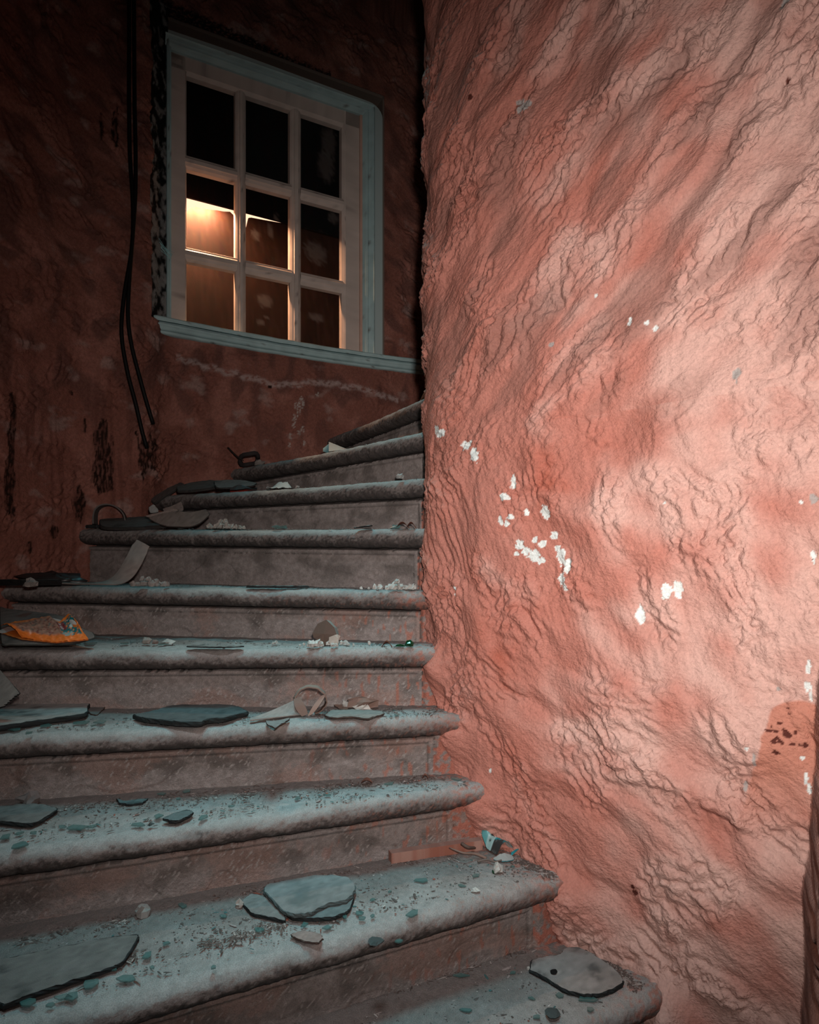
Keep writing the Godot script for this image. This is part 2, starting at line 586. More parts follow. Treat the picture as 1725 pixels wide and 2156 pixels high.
func build_outer_wall() -> void:
	outer = [Vector2(-1.46, -1.6)]
	outer.append_array(rounded([Vector2(-1.46, 1.95), Vector2(-1.45, 2.28), Vector2(-1.28, 2.62), Vector2(-1.070, 2.79), Vector2(-1.038, 2.905), Vector2(-0.86, 3.003)], 0.06, 5))
	var e0: Vector2 = Vector2(-1.0404 + 0.4825 * 0.018, 2.92 - 0.876 * 0.018)
	outer[-1] = e0 + Vector2(0.876, 0.4825) * 0.2
	outer.append(e0 + Vector2(0.876, 0.4825) * 1.3)
	outer.append(e0 + Vector2(0.876, 0.4825) * 2.7)
	var total := length_of(outer)
	var s_w0 := total - 2.7            # window s = path s - s_w0 (beyond the corner)
	var s_rev := plan_hit(outer, 315.0).x
	var ss := steps_of([0.0, 0.12, 3.5, 0.012, 3.70, 0.0042, s_rev - 0.004, 0.002, s_rev + 0.004, 0.0042, s_w0 + 0.004, 0.006, s_w0 + 1.034, 0.0042, s_w0 + 1.30, 0.06, total])
	var hs := steps_of([-0.02, 0.12, 0.95, 0.0045, 2.128, 0.005, 3.428, 0.0045, 3.80, 0.1, 5.2])
	var nu := ss.size()
	var nv := hs.size()
	var pos := PackedVector3Array()
	var col := PackedColorArray()
	var skip := PackedByteArray()
	pos.resize(nu * nv)
	col.resize(nu * nv)
	skip.resize(nu * nv)
	var n0: FastNoiseLite = nz[0]
	var n1: FastNoiseLite = nz[1]
	var n2: FastNoiseLite = nz[2]
	var n3: FastNoiseLite = nz[3]
	var n4: FastNoiseLite = nz[4]
	var fb: FastNoiseLite = nz["f"]
	var D_ := 1
	var L_ := 2
	var marks := blob_index(outer, [[216, 900, 10, 24, D_], [216, 940, 20, 36, D_], [214, 985, 26, 34, D_], [213, 1010, 24, 30, D_], [166, 1065, 14, 36, D_], [165, 1040, 8, 20, D_], [24, 860, 7, 34, D_], [21, 930, 9, 50, D_], [18, 1010, 14, 44, D_], [16, 1060, 12, 40, D_], [242, 260, 6, 36, D_], [212, 270, 5, 34, D_], [300, 960, 12, 50, D_], [318, 950, 8, 40, D_], [240, 290, 10, 20, D_], [178, 895, 3, 18, D_], [112, 1120, 12, 14, D_], [62, 1150, 6, 16, D_],
		[632, 850, 7, 12, L_], [628, 866, 4, 14, L_], [620, 880, 4, 9, L_], [618, 893, 4, 9, L_], [636, 905, 4, 9, L_], [612, 918, 3, 9, L_], [640, 935, 4, 7, L_], [628, 912, 4, 6, L_], [622, 855, 3, 14, L_], [608, 938, 3, 6, L_], [667, 832, 4, 7, L_], [150, 826, 5, 8, D_], [285, 913, 4, 5, D_], [568, 815, 5, 3, D_], [618, 722, 3, 2, D_]])
	var pale_line := []
	for q in [[370, 752], [430, 772], [520, 795], [580, 812], [680, 805], [760, 818], [840, 845]]:
		pale_line.append(wall_sh(outer, q[0], q[1]))
	var pts := []
	var nrm := []
	for i in nu:
		var a := along(outer, ss[i])
		pts.append(a[0])
		nrm.append(a[1])
	for pass_ in 5:
		var nn := nrm.duplicate()
		for i in range(1, nu - 1):
			nn[i] = ((nrm[i - 1] + nrm[i] * 2.0 + nrm[i + 1]) as Vector2).normalized()
		nrm = nn
	for j in nv:
		var h := hs[j]
		for i in nu:
			var s := ss[i]
			var ws := s - s_w0
			var x := s
			var wu := sm(1.9, 2.5, h)
			var a1 := 0.80 * x - 0.60 * h
			var c1 := 0.60 * x + 0.80 * h
			var al := a1 if wu > 0.5 else h
			var ac := c1 if wu > 0.5 else x
			var rel := Vector3.ZERO
			if wu > 0.001:
				rel += relief(x, h, 0.80, -0.60, 0.8) * wu
			if wu < 0.999:
				rel += relief(x + 5.0, h, 0.62, 0.78, 0.35) * (1.0 - wu)
			var q1 := rel.z
			var q2 := n2.get_noise_2d(x * 30.0, h * 30.0)
			var under := sm(0.05, 0.4, ws) * sm(2.12, 1.95, h)
			var dz := n0.get_noise_2d(x * 2.4, h * 2.2) * 0.010 + rel.x * (1.0 - 0.45 * under)
			var near_frame := 0.0
			if ws > -0.4 and h > 2.0 and h < 3.55:
				near_frame = sm(-0.06, -0.02, ws) * sm(1.14, 1.06, ws) * sm(2.02, 2.08, h) * sm(3.53, 3.47, h)
			dz *= 1.0 - near_frame
			var reveal := s > s_rev and ws < 0.01 and h > 2.118 and h < 3.46
			if reveal:
				dz = -0.004 + 0.003 * q2
			elif s > s_rev - 0.05 and s <= s_rev and h > 2.1 and h < 3.5:
				dz += 0.006
			var p: Vector2 = pts[i]
			var t: Vector2 = nrm[i]
			var out := Vector2(t.y, -t.x)
			pos[j * nu + i] = Vector3(p.x + out.x * dz, h, -(p.y + out.y * dz))
			# ---- colour
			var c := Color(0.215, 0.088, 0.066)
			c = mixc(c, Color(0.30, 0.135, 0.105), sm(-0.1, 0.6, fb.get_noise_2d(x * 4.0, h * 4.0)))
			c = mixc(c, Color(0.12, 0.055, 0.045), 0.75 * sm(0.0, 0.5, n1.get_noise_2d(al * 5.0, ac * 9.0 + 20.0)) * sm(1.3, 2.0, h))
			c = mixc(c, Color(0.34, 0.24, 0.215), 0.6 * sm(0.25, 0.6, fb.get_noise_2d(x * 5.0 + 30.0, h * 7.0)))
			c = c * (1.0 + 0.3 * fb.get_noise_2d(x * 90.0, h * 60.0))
			# pale bare streak under the sill
			if ws > 0.0 and h < 2.1:
				for q in pale_line.size() - 1:
					var pa: Vector2 = pale_line[q]
					var pb: Vector2 = pale_line[q + 1]
					if s >= pa.x and s < pb.x:
						var yy := lerpf(pa.y, pb.y, (s - pa.x) / (pb.x - pa.x))
						c = mixc(c, Color(0.42, 0.33, 0.31), 0.75 * sm(0.022, 0.004, absf(h - yy + 0.014 * fb.get_noise_2d(s * 16.0, 2.0))) * sm(-0.5, 0.1, fb.get_noise_2d(s * 30.0, h * 50.0)))
			# rusty streaks below the corner and down the left wall
			var drip := sm(0.15, 0.5, n2.get_noise_2d(x * 30.0, h * 1.6)) * sm(2.1, 1.6, h) * sm(s_w0 + 0.15, s_w0 - 0.05, s)
			c = mixc(c, Color(0.085, 0.028, 0.020), drip * 0.35)
			var b := blob_at(marks, s, h, 0.60 * fb.get_noise_2d(s * 42.0, h * 11.0))
			if b.y > 0.0:
				var k := sm(0.0, 0.15, b.y)
				if b.x == 1.0:
					k *= 0.45 + 0.55 * sm(-0.25, 0.1, fb.get_noise_2d(s * 90.0, h * 22.0))
					c = mixc(c, Color(0.022, 0.008, 0.006), k)
				else:
					c = mixc(c, Color(0.46, 0.45, 0.42), k * 0.75 * sm(-0.15, 0.25, fb.get_noise_2d(s * 120.0, h * 90.0)))
			if reveal:
				var mould := sm(-0.25, 0.15, fb.get_noise_2d(s * 22.0, h * 14.0) + 0.35 * sm(2.5, 3.1, h) - 0.1)
				c = mixc(Color(0.20, 0.20, 0.195), Color(0.007, 0.007, 0.007), mould)
			elif h > 3.40 and ws > -0.10 and ws < 0.75:
				var fy := h - (3.42 + 0.02 * ws)
				var lim := lerpf(0.075, 0.012, clampf(ws / 0.62, 0.0, 1.0))
				var mk := sm(lim + 0.012, lim - 0.012, fy + 0.025 * fb.get_noise_2d(s * 40.0, h * 40.0)) * sm(-0.6, 0.0, fb.get_noise_2d(s * 60.0, h * 80.0))
				c = mixc(c, Color(0.008, 0.008, 0.008), mk)
			c.a = 1.0
			col[j * nu + i] = c
			if ws > 0.0 and ws < 1.032 and h >= 2.127 and h < 3.4275:
				skip[j * nu + i] = 1
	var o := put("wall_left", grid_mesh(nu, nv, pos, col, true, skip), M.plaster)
	tag(o, "dim dark red plastered turret wall with black drip stains, curving round to the window", "", "", "structure")
	# the outside face of that wall, a forearm thick, left open behind the window
	var st := SurfaceTool.new()
	st.begin(Mesh.PRIMITIVE_TRIANGLES)
	var far := []
	for p in [Vector2(-1.46, -1.6), Vector2(-1.46, 2.35), Vector2(-1.10, 2.85)]:
		far.append(p + Vector2(-0.26, 0.0))
	for i in 2:
		slabq(st, far[i], far[i + 1], -0.02, 5.2)
	var ext := func(s: float) -> Vector2: return Vector2(-1.0404 + 0.876 * s - 0.4825 * 0.26, 2.92 + 0.4825 * s + 0.876 * 0.26)
	slabq(st, far[2], ext.call(-0.005), -0.02, 5.2)
	slabq(st, ext.call(-0.005), ext.call(1.04), -0.02, 2.10)
	slabq(st, ext.call(-0.005), ext.call(1.04), 3.44, 5.2)
	slabq(st, ext.call(1.04), ext.call(2.75), -0.02, 5.2)
	st.generate_normals()
	put("outer_face", st.commit(), M.plaster, o)


func slabq(st: SurfaceTool, a: Vector2, b: Vector2, h0: float, h1: float) -> void:
	st.set_color(Color(0.2, 0.18, 0.16))
	var p := [P(a.x, h0, a.y), P(b.x, h0, b.y), P(b.x, h1, b.y), P(a.x, h1, a.y)]
	for k in [0, 1, 2, 0, 2, 3]:
		st.add_vertex(p[k])


func box_st(st: SurfaceTool, lo: Vector3, hi: Vector3, c: Color) -> void:
	var v := []
	for k in 8:
		v.append(Vector3(hi.x if k & 1 else lo.x, hi.y if k & 2 else lo.y, hi.z if k & 4 else lo.z))
	hexa(st, v, c)


func hexa(st: SurfaceTool, v: Array, c: Color) -> void:        # eight corners, numbered by bits x, y, z
	var mid := Vector3.ZERO
	for p in v:
		mid += p / 8.0
	st.set_color(c)
	st.set_smooth_group(-1)
	for f in [[0, 1, 3, 2], [4, 5, 7, 6], [0, 1, 5, 4], [2, 3, 7, 6], [0, 2, 6, 4], [1, 3, 7, 5]]:
		quad(st, v[f[0]], v[f[1]], v[f[2]], v[f[3]], (v[f[0]] + v[f[2]]) * 0.5 - mid)


func tri(st: SurfaceTool, a: Vector3, b: Vector3, c: Vector3, hint: Vector3) -> void:
	if (c - a).cross(b - a).dot(hint) < 0.0:
		st.add_vertex(a); st.add_vertex(c); st.add_vertex(b)
	else:
		st.add_vertex(a); st.add_vertex(b); st.add_vertex(c)


func quad(st: SurfaceTool, a: Vector3, b: Vector3, c: Vector3, d: Vector3, hint: Vector3) -> void:
	tri(st, a, b, c, hint)
	tri(st, a, c, d, hint)


func begin() -> SurfaceTool:
	var st := SurfaceTool.new()
	st.begin(Mesh.PRIMITIVE_TRIANGLES)
	return st


func finish(st: SurfaceTool) -> ArrayMesh:
	st.generate_normals()
	return st.commit()


func build_shell() -> void:
	var plain := Color(0.20, 0.10, 0.08)
	var st := begin()
	box_st(st, Vector3(-1.74, -0.25, -4.6), Vector3(1.6, -0.02, 1.9), Color(0.22, 0.2, 0.19))
	var o := put("floor", finish(st), M.stone)
	tag(o, "dusty stone passage floor below the lowest step", "", "", "structure")
	st = begin()
	box_st(st, Vector3(-1.74, 5.2, -4.6), Vector3(1.6, 5.4, 1.9), plain)
	o = put("ceiling", finish(st), M.plaster)
	tag(o, "plaster ceiling high above the turret stair", "", "", "structure")
	st = begin()
	box_st(st, Vector3(-1.74, -0.02, 1.6), Vector3(0.8, 5.2, 1.85), plain)
	o = put("wall_front", finish(st), M.plaster)
	tag(o, "plain plaster wall closing the passage", "", "", "structure")
	st = begin()
	box_st(st, Vector3(1.28, -0.02, -4.6), Vector3(1.55, 5.2, -3.1), plain)
	o = put("wall_back", finish(st), M.plaster)
	tag(o, "plain plaster wall closing the stair above the window", "", "", "structure")


# ------------------------------------------------------------------ the window
const TEAL := Color(0.30, 0.43, 0.44)
const CREAM := Color(0.47, 0.41, 0.37)


func paint_c(c: Color, p: Vector3) -> Color:
	var f: FastNoiseLite = nz["f"]
	var k := f.get_noise_3d(p.x * 14.0, p.y * 14.0, p.z * 14.0)
	var d := f.get_noise_3d(p.x * 120.0, p.y * 60.0, p.z * 120.0)
	var r := c * (1.0 + 0.22 * k)
	r = mixc(r, Color(0.08, 0.06, 0.05), 0.8 * sm(0.42, 0.6, d))
	r.a = 1.0
	return r


# a moulded bar in the window's own axes from a to b (s, h); profile points are (across, outward)
func bar(st: SurfaceTool, a: Vector2, b: Vector2, profile: Array, c: Color, mitre_a := 0.0, mitre_b := 0.0) -> void:
	var d := (b - a).normalized()
	var ac := Vector2(-d.y, d.x)
	var n := maxi(2, int(a.distance_to(b) / 0.02))
	st.set_smooth_group(-1)
	for k in n:
		for i in profile.size():
			var p0: Vector2 = profile[i]
			var p1: Vector2 = profile[(i + 1) % profile.size()]
			var q := []
			for e in [[k, p0], [k, p1], [k + 1, p1], [k + 1, p0]]:
				var pr: Vector2 = e[1]
				var aa := a + d * (pr.x * mitre_a)
				var bb := b + d * (pr.x * mitre_b)
				var at := aa.lerp(bb, float(e[0]) / n) + ac * pr.x
				q.append(W(at.x, at.y, pr.y))
			var nn := Vector2(p1.y - p0.y, -(p1.x - p0.x))
			var mid2 := Vector2.ZERO
			for z in profile:
				mid2 += z / profile.size()
			if nn.dot((p0 + p1) * 0.5 - mid2) < 0.0:
				nn = -nn
			var hint := W(0, 0, nn.y) - W(0, 0, 0)
			hint += (W(ac.x, ac.y, 0) - W(0, 0, 0)) * nn.x
			for t in [[0, 1, 2], [0, 2, 3]]:
				var va: Vector3 = q[t[0]]
				var vb: Vector3 = q[t[1]]
				var vc: Vector3 = q[t[2]]
				if (vc - va).cross(vb - va).dot(hint) < 0.0:
					var z: Vector3 = vb
					vb = vc
					vc = z
				for vv in [va, vb, vc]:
					st.set_color(paint_c(c, vv))
					st.add_vertex(vv)


func wpoly(st: SurfaceTool, pts: Array, n0: float, n1: float) -> void:     # a flat piece of the given outline between two depths
	var flat := PackedVector2Array(pts)
	var idx := Geometry2D.triangulate_polygon(flat)
	var mid := Vector2.ZERO
	for p in pts:
		mid += p / pts.size()
	st.set_smooth_group(-1)
	var inw := W(0, 0, -1) - W(0, 0, 0)
	for k in range(0, idx.size(), 3):
		for n in [n0, n1]:
			tri(st, W(flat[idx[k]].x, flat[idx[k]].y, n), W(flat[idx[k + 1]].x, flat[idx[k + 1]].y, n), W(flat[idx[k + 2]].x, flat[idx[k + 2]].y, n), inw if n == n0 else -inw)
	for k in pts.size():
		var a: Vector2 = pts[k]
		var b: Vector2 = pts[(k + 1) % pts.size()]
		var o := (a + b) * 0.5 - mid
		quad(st, W(a.x, a.y, n0), W(b.x, b.y, n0), W(b.x, b.y, n1), W(a.x, a.y, n1), W(o.x, o.y, 0) - W(0, 0, 0))


func build_window() -> void:
	var win := base("window_1")
	tag(win, "old nine-pane sash window in a teal painted frame, boarded outside with light through one gap", "", "", "structure")
	var cols := [[0.083, 0.298], [0.346, 0.554], [0.608, 0.818]]
	var rows := [[2.115, 2.412], [2.474, 2.814], [2.874, 3.219]]
	# --- frame: thin bead at the left, moulded bands at the top and right, the lining behind
	var st := begin()
	var fl := wq(349, 400, -0.03).x
	var fl2 := wq(361, 400, -0.03).x
	var fr := wq(766, 500, -0.03).x
	var fb_ := wq(786, 500, -0.03).x
	var fo := wq(806, 500, -0.03).x
	var t0 := wq(361, 99, -0.03).y
	var t1 := wq(361, 86, -0.03).y
	var t2 := wq(361, 66, -0.03).y
	bar(st, Vector2(fl, 2.12), Vector2(fl, t2 - 0.01), [Vector2(0, -0.012), Vector2(-0.005, -0.030), Vector2(-0.013, -0.034), Vector2(-0.016, -0.022), Vector2(-(fl2 - fl), -0.022), Vector2(-(fl2 - fl), 0.03), Vector2(0, 0.03)], TEAL)
	var wr := fb_ - fr
	bar(st, Vector2(fr, 2.12), Vector2(fr, t1 + 0.02), [Vector2(0, 0.03), Vector2(0, -0.012), Vector2(-0.012, -0.026), Vector2(-0.022, -0.030), Vector2(-0.026, -0.026), Vector2(-0.040, -0.034), Vector2(-wr + 0.004, -0.036), Vector2(-wr, -0.040), Vector2(-wr - 0.006, -0.034), Vector2(-wr - 0.006, 0.03)], TEAL)
	bar(st, Vector2(fl - 0.002, t0), Vector2(fb_, t0 + 0.006), [Vector2(0, 0.03), Vector2(0, -0.014), Vector2(0.010, -0.024), Vector2(0.018, -0.030), Vector2(0.022, -0.024), Vector2(0.030, -0.032), Vector2(0.042, -0.036), Vector2(0.048, -0.041), Vector2(0.054, -0.034), Vector2(0.054, 0.03)], TEAL)
	# flat outer band with the rounded upper right corner
	var band_in := fb_ + 0.002
	var arc := [Vector2(band_in, 2.12), Vector2(fo, 2.12), Vector2(fo, t2 - 0.055)]
	for k in 7:
		var a := k / 6.0 * PI / 2.0
		arc.append(Vector2(fo - 0.075 + 0.075 * cos(a), t2 - 0.055 + 0.062 * sin(a)))
	arc.append_array([Vector2(fl + 0.30, t2 + 0.012), Vector2(fl + 0.01, t2 + 0.006), Vector2(fl + 0.012, t1 + 0.004), Vector2(band_in, t1 + 0.012)])
	st.set_color(Color(0.33, 0.42, 0.42))
	wpoly(st, arc, -0.026, 0.03)
	# the lining of the opening, through the thickness of the wall
	for e in [[Vector2(-0.004, 2.09), Vector2(-0.03, 3.46)], [Vector2(1.034, 2.09), Vector2(1.06, 3.46)], [Vector2(-0.03, 3.425), Vector2(1.06, 3.46)], [Vector2(-0.03, 2.07), Vector2(1.06, 2.11)]]:
		var v := []
		for k in 8:
			v.append(W(e[1].x if k & 1 else e[0].x, e[1].y if k & 2 else e[0].y, 0.27 if k & 4 else 0.0))
		hexa(st, v, Color(0.16, 0.13, 0.11))
	put("frame", finish(st), M.paint, win)
	# --- sash: stiles and rails, with the glazing bars as its pieces
	st = begin()
	var flat := func(x0: float, x1: float) -> Array: return [Vector2(x0, 0.0), Vector2(x1, 0.0), Vector2(x1, 0.04), Vector2(x0, 0.04)]
	bar(st, Vector2(0.0, 2.09), Vector2(0.0, 3.33), flat.call(-0.078, 0.0), CREAM)
	bar(st, Vector2(0.0, 2.09), Vector2(0.0, 3.33), [Vector2(-0.078, 0.002), Vector2(-0.085, 0.010), Vector2(-0.085, 0.04), Vector2(-0.078, 0.04)], CREAM)
	bar(st, Vector2(0.0, 2.09), Vector2(0.0, 3.33), flat.call(-0.905, -0.832), CREAM)
	bar(st, Vector2(0.0, 2.09), Vector2(0.0, 3.33), [Vector2(-0.832, -0.003), Vector2(-0.826, 0.001), Vector2(-0.816, 0.010), Vector2(-0.816, 0.04), Vector2(-0.832, 0.04)], CREAM)
	bar(st, Vector2(0.0, 2.09), Vector2(0.0, 3.30), [Vector2(-0.935, -0.016), Vector2(-0.905, -0.010), Vector2(-0.905, 0.04), Vector2(-0.935, 0.04)], Color(0.46, 0.31, 0.25))
	bar(st, Vector2(0.0, 3.232), Vector2(0.934, 3.236), flat.call(0.0, 0.12), CREAM)
	bar(st, Vector2(0.083, 3.219), Vector2(0.82, 3.219), [Vector2(0, 0.04), Vector2(0, 0.010), Vector2(0.008, 0.001), Vector2(0.014, -0.003), Vector2(0.016, 0.04)], CREAM)
	bar(st, Vector2(0.0, 2.065), Vector2(0.905, 2.065), flat.call(0.0, 0.046), CREAM)
	var sash := put("sash", finish(st), M.paint, win)
	for c in 2:
		var x0: float = cols[c][1]
		var x1: float = cols[c + 1][0]
		var w := x1 - x0
		st = begin()
		bar(st, Vector2(x0, 2.10), Vector2(x0, 3.225), [Vector2(0, 0.04), Vector2(0, 0.012), Vector2(-0.008, 0.004), Vector2(-0.016, 0.0), Vector2(-0.018, -0.004), Vector2(-w + 0.018, -0.004), Vector2(-w + 0.016, 0.0), Vector2(-w + 0.008, 0.004), Vector2(-w, 0.012), Vector2(-w, 0.04)], CREAM)
		put("glazing_bar", finish(st), M.paint, sash)
	for r in 2:
		var y0: float = rows[r][1]
		var y1: float = rows[r + 1][0]
		var w := y1 - y0
		for c in 3:
			st = begin()
			bar(st, Vector2(cols[c][0] - 0.006, y0), Vector2(cols[c][1] + 0.006, y0), [Vector2(0, 0.04), Vector2(0, 0.012), Vector2(0.010, 0.003), Vector2(0.020, -0.001), Vector2(0.024, -0.005), Vector2(w - 0.020, -0.005), Vector2(w - 0.014, 0.001), Vector2(w - 0.004, 0.006), Vector2(w, 0.014), Vector2(w, 0.04)], CREAM)
			put("glazing_bar", finish(st), M.paint, sash)
	# --- panes; two of the middle row are broken and keep only splinters
	for r in 3:
		for c in 3:
			var x0: float = cols[c][0] - 0.004
			var x1: float = cols[c][1] + 0.004
			var y0: float = rows[r][0] - 0.004
			var y1: float = rows[r][1] + 0.004
			st = begin()
			if r == 1 and c == 0:
				for s in [[Vector2(x1, y0 + 0.02), Vector2(x1, y0 + 0.125), Vector2(x1 - 0.036, y0 + 0.075), Vector2(x1 - 0.014, y0 + 0.03)], [Vector2(x0, y0), Vector2(x0 + 0.045, y0), Vector2(x0 + 0.012, y0 + 0.05), Vector2(x0, y0 + 0.06)], [Vector2(x0 + 0.06, y0), Vector2(x0 + 0.10, y0), Vector2(x0 + 0.075, y0 + 0.02)]]:
					wpoly(st, s, 0.019, 0.022)
			elif r == 1 and c == 1:
				for s in [[Vector2(x0, y0), Vector2(x0 + 0.03, y0 + 0.01), Vector2(x0 + 0.022, y0 + 0.10), Vector2(x0 + 0.034, y0 + 0.14), Vector2(x0 + 0.012, y0 + 0.18), Vector2(x0, y0 + 0.2)], [Vector2(x1 - 0.09, y0), Vector2(x1 - 0.062, y0 + 0.004), Vector2(x1 - 0.058, y0 + 0.045), Vector2(x1 - 0.088, y0 + 0.05)], [Vector2(x1 - 0.022, y0 + 0.02), Vector2(x1, y0), Vector2(x1, y0 + 0.11), Vector2(x1 - 0.016, y0 + 0.075), Vector2(x1 - 0.030, y0 + 0.06)]]:
					wpoly(st, s, 0.019, 0.022)
			else:
				wpoly(st, [Vector2(x0, y0), Vector2(x1, y0), Vector2(x1, y1), Vector2(x0, y1)], 0.019, 0.022)
			var p := put("pane", finish(st), M.pane_glass, win)
			if r == 1 and c < 2:
				p.set_meta("label", "broken pane with only splinters left")
	# --- boarding outside: an upper sheet and a lower one leaning out at its top
	var gapy := wq(445, 427, 0.09).y
	var up := func(_s: float, _h: float) -> float: return 0.09
	var lean := func(_s: float, h: float) -> float: return 0.06 + 0.20 * (h - 2.1)
	board("boarding_panel", win, [Vector2(-0.02, gapy), Vector2(1.05, gapy - 0.012), Vector2(1.05, 3.46), Vector2(-0.02, 3.46)], up, 0.0035)  # unlit look of the upper sheet put into its near-black colour
	var lp := [Vector2(-0.02, 2.08)]
	for q in [[330, 60], [386, 46], [392, 34], [397, 26], [403, 21], [412, 17], [424, 17], [440, 16], [456, 13], [470, 12], [484, 9], [491, 14], [496, 30], [502, 44], [512, 48], [519, 30], [523, 12], [529, 10], [545, 9], [560, 8], [585, 6], [610, 4], [640, -2], [700, -10], [850, -14]]:
		var s_up := wq(q[0], 400, 0.09).x
		var v_up := CV - (gapy - EYE) * F / (2.92 + 0.4825 * s_up + 0.876 * 0.09)
		var n := 0.17
		var a := wq(q[0], v_up + q[1], n)
		for it in 3:
			n = lean.call(a.x, a.y)
			a = wq(q[0], v_up + q[1], n)
		lp.append(Vector2(clampf(a.x, -0.02, 1.05), a.y))
	lp.append(Vector2(1.05, lp[-1].y))
	lp.append(Vector2(1.05, 2.08))
	board("boarding_panel", win, lp, lean, 0.026)
	build_sill(win)


func board(called: String, parent: Node, outline: Array, depth: Callable, tone: float) -> void:
	# a sheet of plywood cut to the outline, its face finely divided so that grain and smudges are colour on it
	var st := begin()
	var f: FastNoiseLite = nz["f"]
	var poly := PackedVector2Array(outline)
	var lo := Vector2(9, 9)
	var hi := Vector2(-9, -9)
	for p in poly:
		lo = lo.min(p)
		hi = hi.max(p)
	var smudges := []
	for q in [[685, 350, 22, 40], [690, 300, 20, 40], [675, 520, 30, 30], [700, 460, 14, 14], [558, 632, 18, 16], [548, 680, 7, 8], [560, 668, 5, 5], [665, 668, 22, 10], [580, 470, 6, 20], [548, 480, 10, 16], [540, 682, 4, 8]]:
		var c := wq(q[0], q[1], 0.1)
		smudges.append([c, q[2] * 3.2 / F, q[3] * 3.2 / F])
	var step := 0.012
	var inw := W(0, 0, -1) - W(0, 0, 0)
	st.set_smooth_group(-1)
	var x := lo.x
	while x < hi.x:
		var y := lo.y
		while y < hi.y:
			var cell := PackedVector2Array([Vector2(x, y), Vector2(minf(x + step, hi.x), y), Vector2(minf(x + step, hi.x), minf(y + step, hi.y)), Vector2(x, minf(y + step, hi.y))])
			for piece in Geometry2D.intersect_polygons(cell, poly):
				var idx := Geometry2D.triangulate_polygon(piece)
				for side in 2:
					for k in range(0, idx.size(), 3):
						var v := []
						for m in 3:
							var p: Vector2 = piece[idx[k + m]]
							v.append([p, W(p.x, p.y, depth.call(p.x, p.y) + 0.012 * side)])
						var hint := inw if side == 0 else -inw
						if (v[2][1] - v[0][1]).cross(v[1][1] - v[0][1]).dot(hint) < 0.0:
							v = [v[0], v[2], v[1]]
						for e in v:
							var p: Vector2 = e[0]
							var g := 1.0 + 0.5 * f.get_noise_2d(p.x * 60.0, p.y * 5.0) + 0.3 * f.get_noise_2d(p.x * 8.0, p.y * 4.0)
							var c := Color(tone, tone * 0.42, tone * 0.27) * g
							for s in smudges:
								var dx: float = (p.x - s[0].x) / s[1]
								var dy: float = (p.y - s[0].y) / s[2]
								var rr := dx * dx + dy * dy
								if rr < 1.6:
									c = mixc(c, Color(0.20, 0.17, 0.16) * (0.35 + minf(tone, 0.16) * 4.0), sm(1.2, 0.2, rr + 0.8 * f.get_noise_2d(p.x * 60.0, p.y * 60.0)) * 0.8)
							c.a = 1.0
							st.set_color(c)
							st.add_vertex(e[1])
			y += step
		x += step
	for k in poly.size():
		var a := poly[k]
		var b := poly[(k + 1) % poly.size()]
		var na: float = depth.call(a.x, a.y)
		var nb: float = depth.call(b.x, b.y)
		var d := (b - a).normalized()
		st.set_color(Color(tone, tone * 0.5, tone * 0.35))
		quad(st, W(a.x, a.y, na), W(b.x, b.y, nb), W(b.x, b.y, nb + 0.012), W(a.x, a.y, na + 0.012), W(d.y, -d.x, 0) - W(0, 0, 0))
	put(called, finish(st), M.board, parent)


